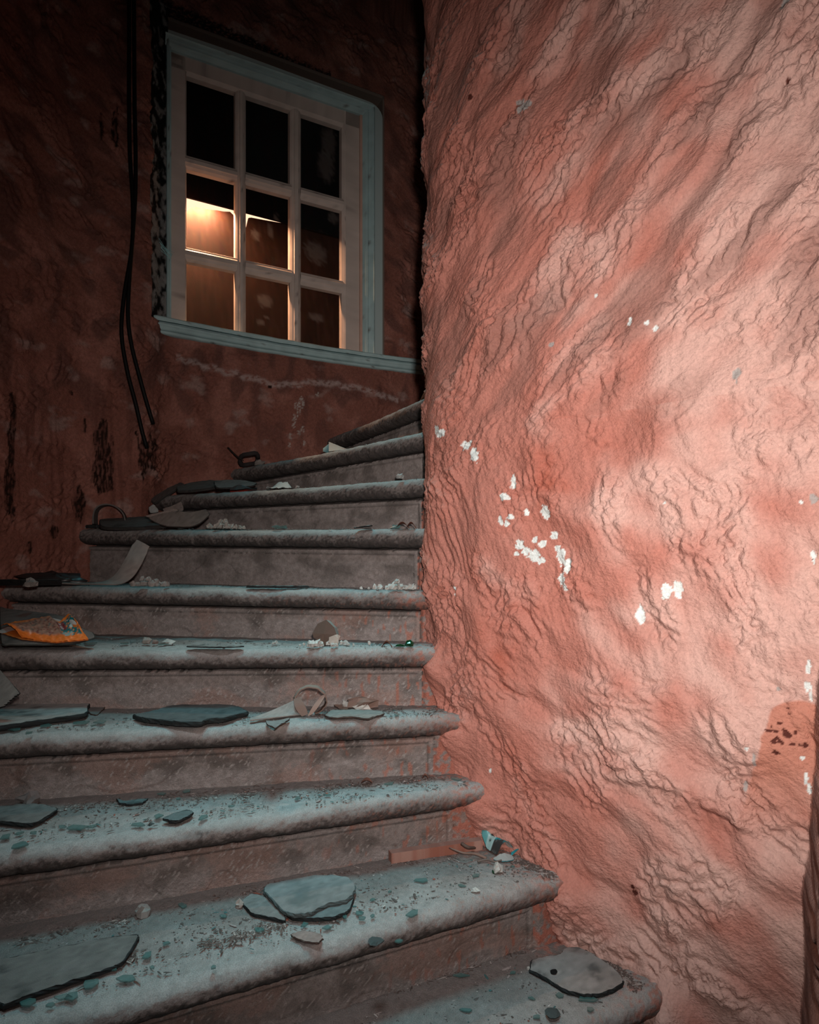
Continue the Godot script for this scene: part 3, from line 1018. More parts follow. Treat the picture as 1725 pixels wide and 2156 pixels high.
func build_sill(win: Node) -> void:
	# a moulded board on the sill line, bowed a little with the turret
	var prof := [Vector2(-0.01, 0.0), Vector2(-0.066, 0.0), Vector2(-0.074, -0.003), Vector2(-0.077, -0.009), Vector2(-0.074, -0.016), Vector2(-0.066, -0.019), Vector2(-0.057, -0.020), Vector2(-0.055, -0.026), Vector2(-0.062, -0.027), Vector2(-0.063, -0.032), Vector2(-0.057, -0.034), Vector2(-0.053, -0.043), Vector2(-0.046, -0.052), Vector2(-0.050, -0.054), Vector2(-0.050, -0.061), Vector2(-0.042, -0.066), Vector2(0.02, -0.066), Vector2(0.02, 0.0)]
	var st := begin()
	var n := 90
	for k in n:
		for i in prof.size():
			var p0: Vector2 = prof[i]
			var p1: Vector2 = prof[(i + 1) % prof.size()]
			var q := []
			for e in [[k, p0], [k, p1], [k + 1, p1], [k + 1, p0]]:
				var t := float(e[0]) / n
				var s := lerpf(-0.078, 1.34, t)
				var pr: Vector2 = e[1]
				var shrink := 1.0 - 0.25 * sm(0.02, 0.0, t)
				var wob: float = 0.0012 * nz[1].get_noise_2d(s * 9.0, pr.y * 60.0)
				q.append(W(s, 2.133 + pr.y + wob - 0.012 * sin(t * PI), pr.x * shrink + 0.004 + 0.010 * sin(t * PI)))
			var nn := Vector2(p1.y - p0.y, -(p1.x - p0.x))
			if nn.dot((p0 + p1) * 0.5 - Vector2(-0.03, -0.03)) < 0.0:
				nn = -nn
			var hint := W(0, nn.y, nn.x) - W(0, 0, 0)
			for tr in [[0, 1, 2], [0, 2, 3]]:
				var va: Vector3 = q[tr[0]]
				var vb: Vector3 = q[tr[1]]
				var vc: Vector3 = q[tr[2]]
				if (vc - va).cross(vb - va).dot(hint) < 0.0:
					var z := vb
					vb = vc
					vc = z
				for vv in [va, vb, vc]:
					var c := paint_c(TEAL * 1.05, vv)
					if i == 0 or i == 17:
						c = mixc(c, Color(0.16, 0.15, 0.14), 0.5)
					c.a = 1.0
					st.set_color(c)
					st.add_vertex(vv)
	for k in [0, n]:
		var s := -0.078 if k == 0 else 1.34
		var pts := []
		for p in prof:
			pts.append(W(s, 2.133 + p.y, p.x * (0.75 if k == 0 else 1.0) + 0.004))
		st.set_color(TEAL * 0.8)
		var tr := Geometry2D.triangulate_polygon(PackedVector2Array(prof))
		for m in range(0, tr.size(), 3):
			tri(st, pts[tr[m]], pts[tr[m + 1]], pts[tr[m + 2]], W(-1 if k == 0 else 1, 0, 0) - W(0, 0, 0))
	put("window_sill", finish(st), M.paint, win)
	# cobwebs on the lower left corner
	var wst := begin()
	rng.seed = 31
	for k in 26:
		var a := wq(rng.randf_range(312, 322), rng.randf_range(480, 665), -0.035)
		var b := a + Vector2(rng.randf_range(-0.01, 0.012), rng.randf_range(-0.09, 0.09))
		if k < 9:
			a = wq(rng.randf_range(318, 330), rng.randf_range(490, 520), -0.04)
			b = wq(rng.randf_range(352, 366), rng.randf_range(530, 552), -0.03)
		elif k < 15:
			a = wq(rng.randf_range(304, 340), rng.randf_range(664, 676), -0.06)
			b = a + Vector2(rng.randf_range(0.03, 0.10), rng.randf_range(-0.03, 0.01))
		var p0 := W(a.x, a.y, -0.04)
		var p1 := W(b.x, b.y, -0.035)
		tube(wst, [p0, p0.lerp(p1, 0.5) + Vector3(0, -0.004, 0), p1], 0.0006, 4, Color.WHITE)
	var web := put("cobweb", finish(wst), M.web)
	tag(web, "pale cobweb strands across the lower left corner of the window frame", "cobweb", "", "stuff")


# ------------------------------------------------------------------ the stair
func nose(k: int, t: float) -> Vector3:        # (x, depth, height) along a nosing, t = 0 right, 1 left
	return SR[k].lerp(SL[k], t)


func tread_h(k: int, x: float) -> float:
	var t := clampf((x - SR[k].x) / (SL[k].x - SR[k].x), 0.0, 1.0)
	return lerpf(SR[k].z, SL[k].z, t)


func pin(k: int, u: float, v: float, up := 0.0) -> Vector3:      # the point of a tread seen at a photo pixel
	var h: float = SR[k].z
	var d := 1.0
	for it in 4:
		d = (h + up - EYE) * F / (CV - v)
		h = tread_h(k, (u - CU) / F * d)
	return P((u - CU) / F * d, h + up, d)


func atd(k: int, u: float, d: float, up := 0.0) -> Vector3:      # the point of a tread in a photo column at a known depth
	# (depths were first taken against straight reference lines; they keep their distance behind the nosing)
	if k == 6:
		d += nose_depth(k, u) - line_depth(SR[6], Vector3(-1.15, 2.20, 0), u)
	elif k == 7:
		d += nose_depth(k, u) - line_depth(SR[7], Vector3(-1.14, 2.33, 0), u)
	elif k == 8:
		d += nose_depth(k, u) - line_depth(SR[8], Vector3(-1.02, 2.75, 0), u)
	var x := (u - CU) / F * d
	return P(x, tread_h(k, x) + up, d)


func line_depth(a: Vector3, b: Vector3, u: float) -> float:
	var t := (u - CU) / F
	var m := (b.y - a.y) / (b.x - a.x)
	return (a.y - m * a.x) / (1.0 - m * t)


func nose_depth(k: int, u: float) -> float:
	return line_depth(SR[k], SL[k], u)


func lean_on(k: int, list: Array, back: float, up: float, rise: float) -> Array:      # an outline on a slope that climbs from just behind a nosing
	var out := []
	var mid := 0.0
	for q in list:
		mid += float(q[0]) / list.size()
	var d0 := nose_depth(k, mid) + back
	var h0 := tread_h(k, (mid - CU) / F * d0) + up
	for q in list:
		out.append(slope_pin(q[0], q[1], d0, h0, rise))
	return out


func build_stair() -> void:
	var stair := base("staircase")
	tag(stair, "worn grey stone turret stair with rounded nosings, winding up to the right behind the pink wall", "", "", "structure")
	for k in range(1, 12):
		build_step(stair, k)


func ext_line(k: int) -> Array:      # both ends of a nosing run on into the walls
	var a: Vector3 = SR[k]
	var b: Vector3 = SL[k]
	var d := (b - a).normalized()
	var ra := 0.10
	return [a - d * ra, b + d * (0.42 if k < 6 else 0.16), ra / (a.distance_to(b) + ra + 0.1)]


func build_step(parent: Node, k: int) -> void:
	var n0: FastNoiseLite = nz[0]
	var n1: FastNoiseLite = nz[1]
	var n2: FastNoiseLite = nz[2]
	var n3: FastNoiseLite = nz[3]
	var fb: FastNoiseLite = nz["f"]
	var e := ext_line(k)
	var nx := ext_line(k + 1)
	var A: Vector3 = e[0]
	var B: Vector3 = e[1]
	var NA: Vector3 = nx[0]
	var NB: Vector3 = nx[1]
	var dirv := Vector2(B.x - A.x, B.y - A.y).normalized()
	var fwd := Vector2(dirv.y, -dirv.x)        # towards the camera side
	if fwd.y > 0.0:
		fwd = -fwd
	var len_ := Vector2(A.x, A.y).distance_to(Vector2(B.x, B.y))
	var cell := 0.0042 if k < 8 else 0.005
	var nt := int(len_ / cell) + 1
	var seed_ := k * 13.7
	var r := 0.031
	# --- tread and bullnose
	var prof := []          # [fraction back to front or -1, forward offset, height offset]
	var deep := Vector2(A.x, A.y).lerp(Vector2(B.x, B.y), 0.6).distance_to(Vector2(NA.x, NA.y).lerp(Vector2(NB.x, NB.y), 0.6))
	var nb := clampi(int(deep / 0.0065), 24, 70)
	for i in nb:
		prof.append([float(i) / nb, 0.0, 0.0])
	for i in 19:
		var a := PI / 2.0 - PI * i / 18.0
		prof.append([-1.0, r * 1.12 * cos(a), r * sin(a) - r])
	prof.append([-1.0, -0.012, -2.0 * r - 0.001])
	prof.append([-1.0, -0.030, -2.0 * r])
	var np := prof.size()
	var pos := PackedVector3Array()
	var col := PackedColorArray()
	pos.resize(np * nt)
	col.resize(np * nt)
	var rt := Vector2(SR[k].x, SR[k].y)
	for j in nt:
		var t := float(j) / (nt - 1)
		var f3 := A.lerp(B, t)
		var b3 := NA.lerp(NB, t)
		var f2 := Vector2(f3.x, f3.y)
		var b2 := Vector2(b3.x, b3.y) + (Vector2(b3.x, b3.y) - f2).normalized() * 0.07
		if (b2 - f2).length() < 0.11:
			b2 = f2 - fwd * 0.11
		var c2 := f2 - fwd * r * 1.12
		var wear := 0.007 * exp(-pow((t - 0.45) / 0.28, 2.0))
		var along_m := t * len_
		var er := (f2 - rt).dot(dirv)          # metres left of the pink wall
		for i in np:
			var pr: Array = prof[i]
			var fr: float = pr[0]
			var p2: Vector2
			var h := f3.z
			var nose_k := 0.0
			if fr >= 0.0:
				p2 = b2.lerp(c2, fr)
				h += 0.0022 * n0.get_noise_2d(p2.x * 9.0 + seed_, p2.y * 9.0) + 0.0011 * n1.get_noise_2d(p2.x * 45.0, p2.y * 45.0 + seed_)
				h -= wear * sm(0.3, 1.0, fr)
			else:
				p2 = c2 + fwd * (float(pr[1]) + 0.0022 * n2.get_noise_2d(along_m * 16.0, seed_ + float(pr[2]) * 40.0) + 0.0018 * n3.get_noise_2d(along_m * 60.0, seed_ + float(pr[2]) * 90.0))
				h += float(pr[2]) + 0.0014 * n1.get_noise_2d(along_m * 22.0, seed_ + 5.0)
				h -= wear * sm(-0.06, -0.005, float(pr[2]))
				nose_k = clampf(-float(pr[2]) / (2.0 * r), 0.0, 1.0)
				var bite := sm(0.45, 0.7, n2.get_noise_2d(along_m * 7.0 + seed_, 3.0)) * sm(0.2, 0.8, nose_k)
				p2 -= fwd * 0.006 * bite
			pos[j * np + i] = Vector3(p2.x, h, -p2.y)
			var g := fb.get_noise_2d(p2.x * 7.0 + seed_, p2.y * 7.0 + h * 7.0)
			var g2 := fb.get_noise_2d(p2.x * 40.0 + seed_, p2.y * 40.0 + h * 60.0)
			var g3 := fb.get_noise_2d(along_m * 70.0, h * 160.0 + p2.y * 90.0)
			var c := Color(0.30, 0.275, 0.262)
			if fr >= 0.0:
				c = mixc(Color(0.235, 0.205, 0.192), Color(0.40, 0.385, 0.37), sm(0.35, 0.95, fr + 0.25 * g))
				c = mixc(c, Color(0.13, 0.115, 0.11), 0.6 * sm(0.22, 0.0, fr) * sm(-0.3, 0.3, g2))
			else:
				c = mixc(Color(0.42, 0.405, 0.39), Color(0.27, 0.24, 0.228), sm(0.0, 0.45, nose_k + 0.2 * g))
				var low_dark := sm(0.38, 0.72, nose_k + 0.28 * g + 0.40 * g2 + 0.35 * g3)  # darker and blotchier towards the bottom of the nosing
				c = mixc(c, Color(0.075, 0.063, 0.06), low_dark * 0.85)
			c = c * (1.0 + 0.35 * g2 * 0.6 + 0.15 * g3)
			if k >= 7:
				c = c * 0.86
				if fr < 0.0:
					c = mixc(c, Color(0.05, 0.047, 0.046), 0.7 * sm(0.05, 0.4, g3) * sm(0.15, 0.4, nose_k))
			# paint splashed from the wall
			var splash := sm(0.13, 0.0, er + 0.09 * g) * sm(-0.15, 0.25, g2 + 0.3 * g)
			if k <= 6:
				c = mixc(c, Color(0.47, 0.185, 0.135), 0.75 * splash)
				if fr < 0.0:
					c = mixc(c, Color(0.42, 0.20, 0.15), 0.5 * sm(0.28, 0.5, g3 + 0.25 * g) * sm(0.75, 0.1, er))
			c.a = 1.0
			col[j * np + i] = c
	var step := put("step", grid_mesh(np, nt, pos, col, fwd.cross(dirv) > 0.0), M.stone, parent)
	# --- riser below it, with the sunk border along the top and right
	var hr0: float = minf(SR[k - 1].z, SL[k - 1].z) - 0.02 if k > 1 else -0.02
	var top_off := 2.0 * r - 0.004
	var nh := int((SR[k].z - top_off - hr0) / 0.0036) + 1
	pos = PackedVector3Array()
	col = PackedColorArray()
	pos.resize(nh * nt)
	col.resize(nh * nt)
	for j in nt:
		var t := float(j) / (nt - 1)
		var f3 := A.lerp(B, t)
		var f2 := Vector2(f3.x, f3.y) - fwd * 0.040
		var er := (f2 - rt).dot(dirv)
		var along_m := t * len_
		for i in nh:
			var q := float(i) / (nh - 1)
			var htop := f3.z - top_off
			var h := lerpf(htop, hr0, q)
			var d := htop - h
			var g := fb.get_noise_2d(along_m * 7.0 + seed_, h * 9.0)
			var g2 := fb.get_noise_2d(along_m * 34.0 + seed_, h * 44.0)
			var g3 := fb.get_noise_2d(along_m * 90.0, h * 90.0 + seed_)
			var off := 0.0015 * n0.get_noise_2d(along_m * 10.0, h * 14.0 + seed_) + 0.0007 * g3
			var dd := d + 0.0014 * g2
			var ee := er + 0.0012 * g2
			var line := 0.0
			var pil := 0.036 if k > 4 else 0.050
			if ee > pil:
				if dd < 0.0105:
					off -= 0.020
					line = 0.8
				elif dd < 0.024 or ee < pil + 0.012:
					off += 0.0035
				elif dd < 0.027 or ee < pil + 0.015:
					off -= 0.003
					line = 0.4
			else:
				off += 0.012 * sm(0.0, 0.012, pil - ee)
				if ee > pil - 0.003:
					line = 0.7
			# spalled patches
			var spall := sm(0.28, 0.34, n2.get_noise_2d(along_m * 5.0 + seed_, h * 11.0))
			if ee > pil + 0.02 and dd > 0.03:
				off -= 0.0022 * spall
			var p2 := f2 + fwd * off
			pos[j * nh + i] = Vector3(p2.x, h, -p2.y)
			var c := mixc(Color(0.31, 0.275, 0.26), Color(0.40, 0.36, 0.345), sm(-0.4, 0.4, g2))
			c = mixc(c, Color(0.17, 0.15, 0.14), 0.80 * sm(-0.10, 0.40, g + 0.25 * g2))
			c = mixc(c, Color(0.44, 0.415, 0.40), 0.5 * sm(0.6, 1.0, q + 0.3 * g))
			if k <= 6:
				c = mixc(c, Color(0.42, 0.27, 0.225), 0.50 * sm(0.0, 0.4, n1.get_noise_2d(along_m * 3.5 + seed_ * 2.0, h * 6.0) + 0.4 * g2) * sm(0.95, 0.5, t))
				# slanting white flecks and orange scrapes
				var fl := n3.get_noise_2d((along_m * 0.8 + h * 0.6) * 130.0, (-along_m * 0.6 + h * 0.8) * 38.0)
				c = mixc(c, Color(0.52, 0.49, 0.47), 0.8 * sm(0.52, 0.66, fl) * sm(-0.1, 0.3, g + 0.15))
				c = mixc(c, Color(0.50, 0.20, 0.14), 0.7 * sm(0.52, 0.62, n2.get_noise_2d(along_m * 50.0, h * 16.0 + seed_)) * sm(0.6, 0.1, er))
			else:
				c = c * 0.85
			c = mixc(c, Color(0.02, 0.017, 0.016), line)
			if ee < pil + 0.004 and k <= 8 and ee < pil:
				c = mixc(c, Color(0.49, 0.19, 0.14), sm(-0.25, 0.1, g2 + 0.35 * g + (pil - ee) * 8.0 - 0.12))
			c = c * (1.0 + 0.22 * g3)
			c.a = 1.0
			col[j * nh + i] = c
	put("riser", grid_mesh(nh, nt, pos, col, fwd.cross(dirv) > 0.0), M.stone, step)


# ------------------------------------------------------------------ shapes for loose things
func tube(st: SurfaceTool, pts: Array, r: float, sides: int, c: Color, r_end := -1.0) -> void:
	if r_end < 0.0:
		r_end = r
	st.set_smooth_group(0)
	st.set_color(c)
	var rings := []
	for i in pts.size():
		var d: Vector3 = (pts[mini(i + 1, pts.size() - 1)] - pts[maxi(i - 1, 0)]).normalized()
		var a := d.cross(Vector3(0.3, 0.2, 0.9)).normalized()
		var b := d.cross(a)
		var rr := lerpf(r, r_end, float(i) / (pts.size() - 1))
		var ring := []
		for k in sides:
			var w := TAU * k / sides
			ring.append(pts[i] + (a * cos(w) + b * sin(w)) * rr)
		rings.append(ring)
	for i in rings.size() - 1:
		for k in sides:
			var k2 := (k + 1) % sides
			var mid: Vector3 = (pts[i] + pts[i + 1]) * 0.5
			quad(st, rings[i][k], rings[i][k2], rings[i + 1][k2], rings[i + 1][k], (rings[i][k] + rings[i + 1][k2]) * 0.5 - mid)
	for e in [0, rings.size() - 1]:
		var d: Vector3 = pts[0] - pts[1] if e == 0 else pts[-1] - pts[-2]
		for k in range(1, sides - 1):
			tri(st, rings[e][0], rings[e][k], rings[e][k + 1], d)


func smooth_path(pts: Array, n: int) -> Array:
	var c := Curve3D.new()
	for i in pts.size():
		var t: Vector3 = (pts[mini(i + 1, pts.size() - 1)] - pts[maxi(i - 1, 0)]) * 0.17
		c.add_point(pts[i], -t, t)
	var out := []
	var l := c.get_baked_length()
	for i in n + 1:
		out.append(c.sample_baked(l * i / n, true))
	return out


# a flat irregular slab: outline points (at the height of the top), real thickness, uneven broken edge
func slab(outline: Array, thick: float, top: Color, edge: Color, rough := 0.0012, sub := 5, jit := 0.0012) -> ArrayMesh:
	var ring := []
	var n := outline.size()
	var mid := Vector3.ZERO
	for p in outline:
		mid += p / n
	for i in n:
		var p0: Vector3 = outline[(i + n - 1) % n]
		var p1: Vector3 = outline[i]
		var p2: Vector3 = outline[(i + 1) % n]
		var p3: Vector3 = outline[(i + 2) % n]
		for k in sub:
			var t := float(k) / sub
			var p := p1.lerp(p2, t) * 0.45 + p1.cubic_interpolate(p2, p0, p3, t) * 0.55
			var o := (p - mid)
			o.y = 0.0
			ring.append(p + o.normalized() * rng.randf_range(-jit, jit))
	var m := ring.size()
	var st := begin()
	var f: FastNoiseLite = nz["f"]
	var lay := [[0.0, 0.995, -1.0], [0.0, 1.0, -0.55], [0.0, 0.992, -0.15], [0.0, 0.975, 0.0]]
	var rows := []
	for l in lay:
		var row := []
		for i in m:
			var p: Vector3 = mid.lerp(ring[i], l[1])
			p.y = lerpf(mid.y, ring[i].y, l[1]) + thick * float(l[2])
			if l[2] < 0.0 and l[2] > -1.0:
				var o: Vector3 = ring[i] - mid
				o.y = 0
				p += o.normalized() * rng.randf_range(-0.0018, 0.0018)
			if l[2] == 0.0:
				p.y += rough * f.get_noise_3d(p.x * 40.0, 3.0, p.z * 40.0) * 2.0
			row.append(p)
		rows.append(row)
	for a in rows.size() - 1:
		for i in m:
			var i2 := (i + 1) % m
			var side: bool = a < 3
			st.set_smooth_group(-1 if side else 1)
			var o: Vector3 = (rows[a][i] + rows[a][i2]) * 0.5 - mid
			var hint := Vector3(o.x, 0.0, o.z) if a < 2 else Vector3(0, 1, 0)
			if a == 2:
				hint = Vector3(o.x, o.length(), o.z)
			var q := [rows[a][i], rows[a][i2], rows[a + 1][i2], rows[a + 1][i]]
			for t in [[0, 1, 2], [0, 2, 3]]:
				var v := [q[t[0]], q[t[1]], q[t[2]]]
				if (v[2] - v[0]).cross(v[1] - v[0]).dot(hint) < 0.0:
					v = [v[0], v[2], v[1]]
				for p in v:
					st.set_color(slab_c(top, edge, p, side))
					st.add_vertex(p)
	# the top face: the plane through the outline, cut into small cells
	var sxx := 0.0
	var szz := 0.0
	var sxz := 0.0
	var sxy := 0.0
	var szy := 0.0
	var poly := PackedVector2Array()
	var lo := Vector2(1e9, 1e9)
	var hi := -lo
	for p in rows[-1]:
		var q: Vector3 = p - mid
		sxx += q.x * q.x
		szz += q.z * q.z
		sxz += q.x * q.z
		sxy += q.x * q.y
		szy += q.z * q.y
		var flat := Vector2(p.x, p.z)
		poly.append(flat)
		lo = lo.min(flat)
		hi = hi.max(flat)
	var det := sxx * szz - sxz * sxz
	var ga := (sxy * szz - szy * sxz) / det if absf(det) > 1e-12 else 0.0
	var gb := (szy * sxx - sxy * sxz) / det if absf(det) > 1e-12 else 0.0
	var cell := clampf((hi - lo).length() / 26.0, 0.003, 0.009)
	st.set_smooth_group(1)
	var cx := lo.x
	while cx < hi.x:
		var cy := lo.y
		while cy < hi.y:
			for piece in Geometry2D.intersect_polygons(PackedVector2Array([Vector2(cx, cy), Vector2(cx + cell, cy), Vector2(cx + cell, cy + cell), Vector2(cx, cy + cell)]), poly):
				var ix := Geometry2D.triangulate_polygon(piece)
				for k in range(0, ix.size(), 3):
					var v := []
					for e in 3:
						var w: Vector2 = piece[ix[k + e]]
						v.append(Vector3(w.x, mid.y + ga * (w.x - mid.x) + gb * (w.y - mid.z) + rough * f.get_noise_3d(w.x * 40.0, 3.0, w.y * 40.0) * 2.0, w.y))
					if (v[2] - v[0]).cross(v[1] - v[0]).y < 0.0:
						v = [v[0], v[2], v[1]]
					for p in v:
						st.set_color(slab_c(top, edge, p, false))
						st.add_vertex(p)
			cy += cell
		cx += cell
	st.set_smooth_group(-1)
	st.set_color(edge)
	var mb := mid - Vector3(0, thick, 0)
	for i in m:
		tri(st, mb, rows[0][i], rows[0][(i + 1) % m], Vector3.DOWN)
	return finish(st)


func slab_c(top: Color, edge: Color, p: Vector3, side: bool) -> Color:
	var f: FastNoiseLite = nz["f"]
	var g := f.get_noise_3d(p.x * 34.0, p.y * 90.0, p.z * 34.0)
	var g2 := f.get_noise_3d(p.x * 9.0, 1.0, p.z * 9.0)
	var g3 := f.get_noise_3d(p.x * 130.0, p.y * 90.0, p.z * 130.0)
	var c := edge if side else mixc(top, edge.lerp(top, 0.35), sm(0.20, 0.55, g2 + 0.5 * g + 0.25 * g3))
	c = c * (1.0 + 0.28 * g + 0.30 * g3)
	c.a = 1.0
	return c


# an irregular broken lump
func lump(at: Vector3, size: Vector3, seed_: float, c: Color, facets := true, c2 := Color(-1, 0, 0)) -> ArrayMesh:
	var st := begin()
	var f: FastNoiseLite = nz[3]
	var nu := 9 if facets else 14
	var nv := 5 if facets else 8
	var rows := []
	for j in nv + 1:
		var row := []
		var a := PI * j / nv
		for i in nu:
			var b := TAU * i / nu
			var d := Vector3(sin(a) * cos(b), cos(a), sin(a) * sin(b))
			var r := 1.0 + 0.55 * f.get_noise_3d(d.x * 1.3 + seed_, d.y * 1.3, d.z * 1.3) + 0.34 * f.get_noise_3d(d.x * 3.6, d.y * 3.6 + seed_, d.z * 3.6)
			var p := d * r
			p.y = maxf(p.y, -0.55)
			row.append(at + Vector3(p.x * size.x, (p.y + 0.55) * size.y, p.z * size.z))
		rows.append(row)
	var mid := at + Vector3(0, size.y * 0.5, 0)
	st.set_smooth_group(-1 if facets else 0)
	for j in nv:
		for i in nu:
			var i2 := (i + 1) % nu
			var q := [rows[j][i], rows[j][i2], rows[j + 1][i2], rows[j + 1][i]]
			var g: float = nz["f"].get_noise_3d(q[0].x * 60.0 + seed_, q[0].y * 60.0, q[0].z * 60.0)
			var cc := c * (1.0 + 0.35 * g)
			if c2.r >= 0.0:
				cc = mixc(cc, c2, sm(-0.02, 0.06, g))
			cc.a = 1.0
			st.set_color(cc)
			quad(st, q[0], q[1], q[2], q[3], (q[0] + q[2]) * 0.5 - mid)
	return finish(st)


# a sheet of points [i][j] with real thickness; colours from a callable (i/n, j/m, top?)
func sheet(g: Array, thick: float, colf: Callable, hint: Vector3) -> ArrayMesh:
	var ni := g.size()
	var nj: int = g[0].size()
	var top := []
	var bot := []
	for i in ni:
		var ra := []
		var rb := []
		for j in nj:
			var du: Vector3 = g[mini(i + 1, ni - 1)][j] - g[maxi(i - 1, 0)][j]
			var dv: Vector3 = g[i][mini(j + 1, nj - 1)] - g[i][maxi(j - 1, 0)]
			var n := du.cross(dv).normalized()
			ra.append(g[i][j] + n * thick * 0.5)
			rb.append(g[i][j] - n * thick * 0.5)
		top.append(ra)
		bot.append(rb)
	var du0: Vector3 = g[1][0] - g[0][0]
	var dv0: Vector3 = g[0][1] - g[0][0]
	var face := 1.0 if du0.cross(dv0).dot(hint) >= 0.0 else -1.0
	var st := begin()
	for i in ni - 1:
		for j in nj - 1:
			for side in 2:
				var s: Array = top if side == 0 else bot
				var n: Vector3 = (g[i + 1][j] - g[i][j]).cross(g[i][j + 1] - g[i][j])
				st.set_smooth_group(side)
				var q := [[i, j], [i + 1, j], [i + 1, j + 1], [i, j + 1]]
				for t in [[0, 1, 2], [0, 2, 3]]:
					var v := [q[t[0]], q[t[1]], q[t[2]]]
					var a: Vector3 = s[v[0][0]][v[0][1]]
					var b: Vector3 = s[v[1][0]][v[1][1]]
					var c: Vector3 = s[v[2][0]][v[2][1]]
					if (c - a).cross(b - a).dot(n if side == 0 else -n) < 0.0:
						v = [v[0], v[2], v[1]]
					for w in v:
						var cc: Color = colf.call(float(w[0]) / (ni - 1), float(w[1]) / (nj - 1), (side == 0) == (face > 0.0))
						st.set_color(cc)
						st.add_vertex(s[w[0]][w[1]])
	st.set_smooth_group(-1)
	var rim := []
	for i in ni - 1:
		rim.append([[i, 0], [i + 1, 0], [0, -1]])
		rim.append([[i, nj - 1], [i + 1, nj - 1], [0, 1]])
	for j in nj - 1:
		rim.append([[0, j], [0, j + 1], [-1, 0]])
		rim.append([[ni - 1, j], [ni - 1, j + 1], [1, 0]])
	for e in rim:
		var a: Array = e[0]
		var b: Array = e[1]
		st.set_color(colf.call(float(a[0]) / (ni - 1), float(a[1]) / (nj - 1), true))
		var inner_i := clampi(a[0] - e[2][0], 0, ni - 1)
		var inner_j := clampi(a[1] - e[2][1], 0, nj - 1)
		quad(st, top[a[0]][a[1]], top[b[0]][b[1]], bot[b[0]][b[1]], bot[a[0]][a[1]], g[a[0]][a[1]] - g[inner_i][inner_j])
	return finish(st)


func build_cables() -> void:
	var spec := [
		["black cable hanging on the left wall, the one that ends lower", [[266, -40], [266, 100], [266, 230], [268, 330], [274, 430], [272, 520], [256, 620], [250, 700], [262, 780], [280, 850], [294, 910], [304, 944]]],
		["black cable hanging on the left wall, the one that ends higher nearer the window", [[276, -40], [277, 100], [278, 230], [280, 330], [279, 420], [272, 520], [266, 600], [264, 670], [272, 730], [290, 800], [304, 850], [317, 893]]]]
	for c in spec:
		var pts := []
		for q in c[1]:
			var hit := plan_hit(outer, q[0])
			var d: float = hit.y - 0.034
			pts.append(P((q[0] - CU) / F * d + 0.010, EYE + (CV - q[1]) / F * d, d))
		var st := begin()
		tube(st, smooth_path(pts, 70), 0.0078, 10, Color.BLACK)
		var o := put("cable", finish(st), M.cable)
		tag(o, c[0], "cable", "cables on the left wall")


func px(k: int, list: Array, up: float) -> Array:
	var out := []
	for q in list:
		out.append(pin(k, q[0], q[1], up))
	return out


func slate(k: int, list: Array, thick: float, up: float, label: String, top := Color(0.20, 0.205, 0.20), edge := Color(0.035, 0.042, 0.044), group := "") -> MeshInstance3D:
	var o := put("slate_piece", slab(px(k, list, up), thick, top, edge), M.slate)
	tag(o, label, "slate", group)
	return o


# a slab on a tread that cannot be seen from above: centre column and depth, half width, half depth
func flat_piece(called: String, k: int, u: float, d: float, rx: float, rd: float, thick: float, up: float, label: String, cat: String, top: Color, edge: Color, mt: Material, turn := 0.0, tilt := Vector2.ZERO, pts := 9) -> MeshInstance3D:
	var c := atd(k, u, d, up)
	var ring := []
	for i in pts:
		var a := TAU * i / pts
		var r := rng.randf_range(0.8, 1.12)
		var x := cos(a) * rx * r
		var z := sin(a) * rd * r
		ring.append(c + Vector3(x * cos(turn) - z * sin(turn), tilt.x * x + tilt.y * z, x * sin(turn) + z * cos(turn)))
	var o := put(called, slab(ring, thick, top, edge), mt)
	tag(o, label, cat)
	return o


func build_debris() -> void:
	rng.seed = 2024
	var dust := Color(0.36, 0.34, 0.325)
	var dark := Color(0.03, 0.035, 0.036)
	var white := Color(0.62, 0.62, 0.585)
	slates(dust, dark)
	wrappers()
	boards_and_paper(dust)
	plaster(white)
	shards()
	grit()


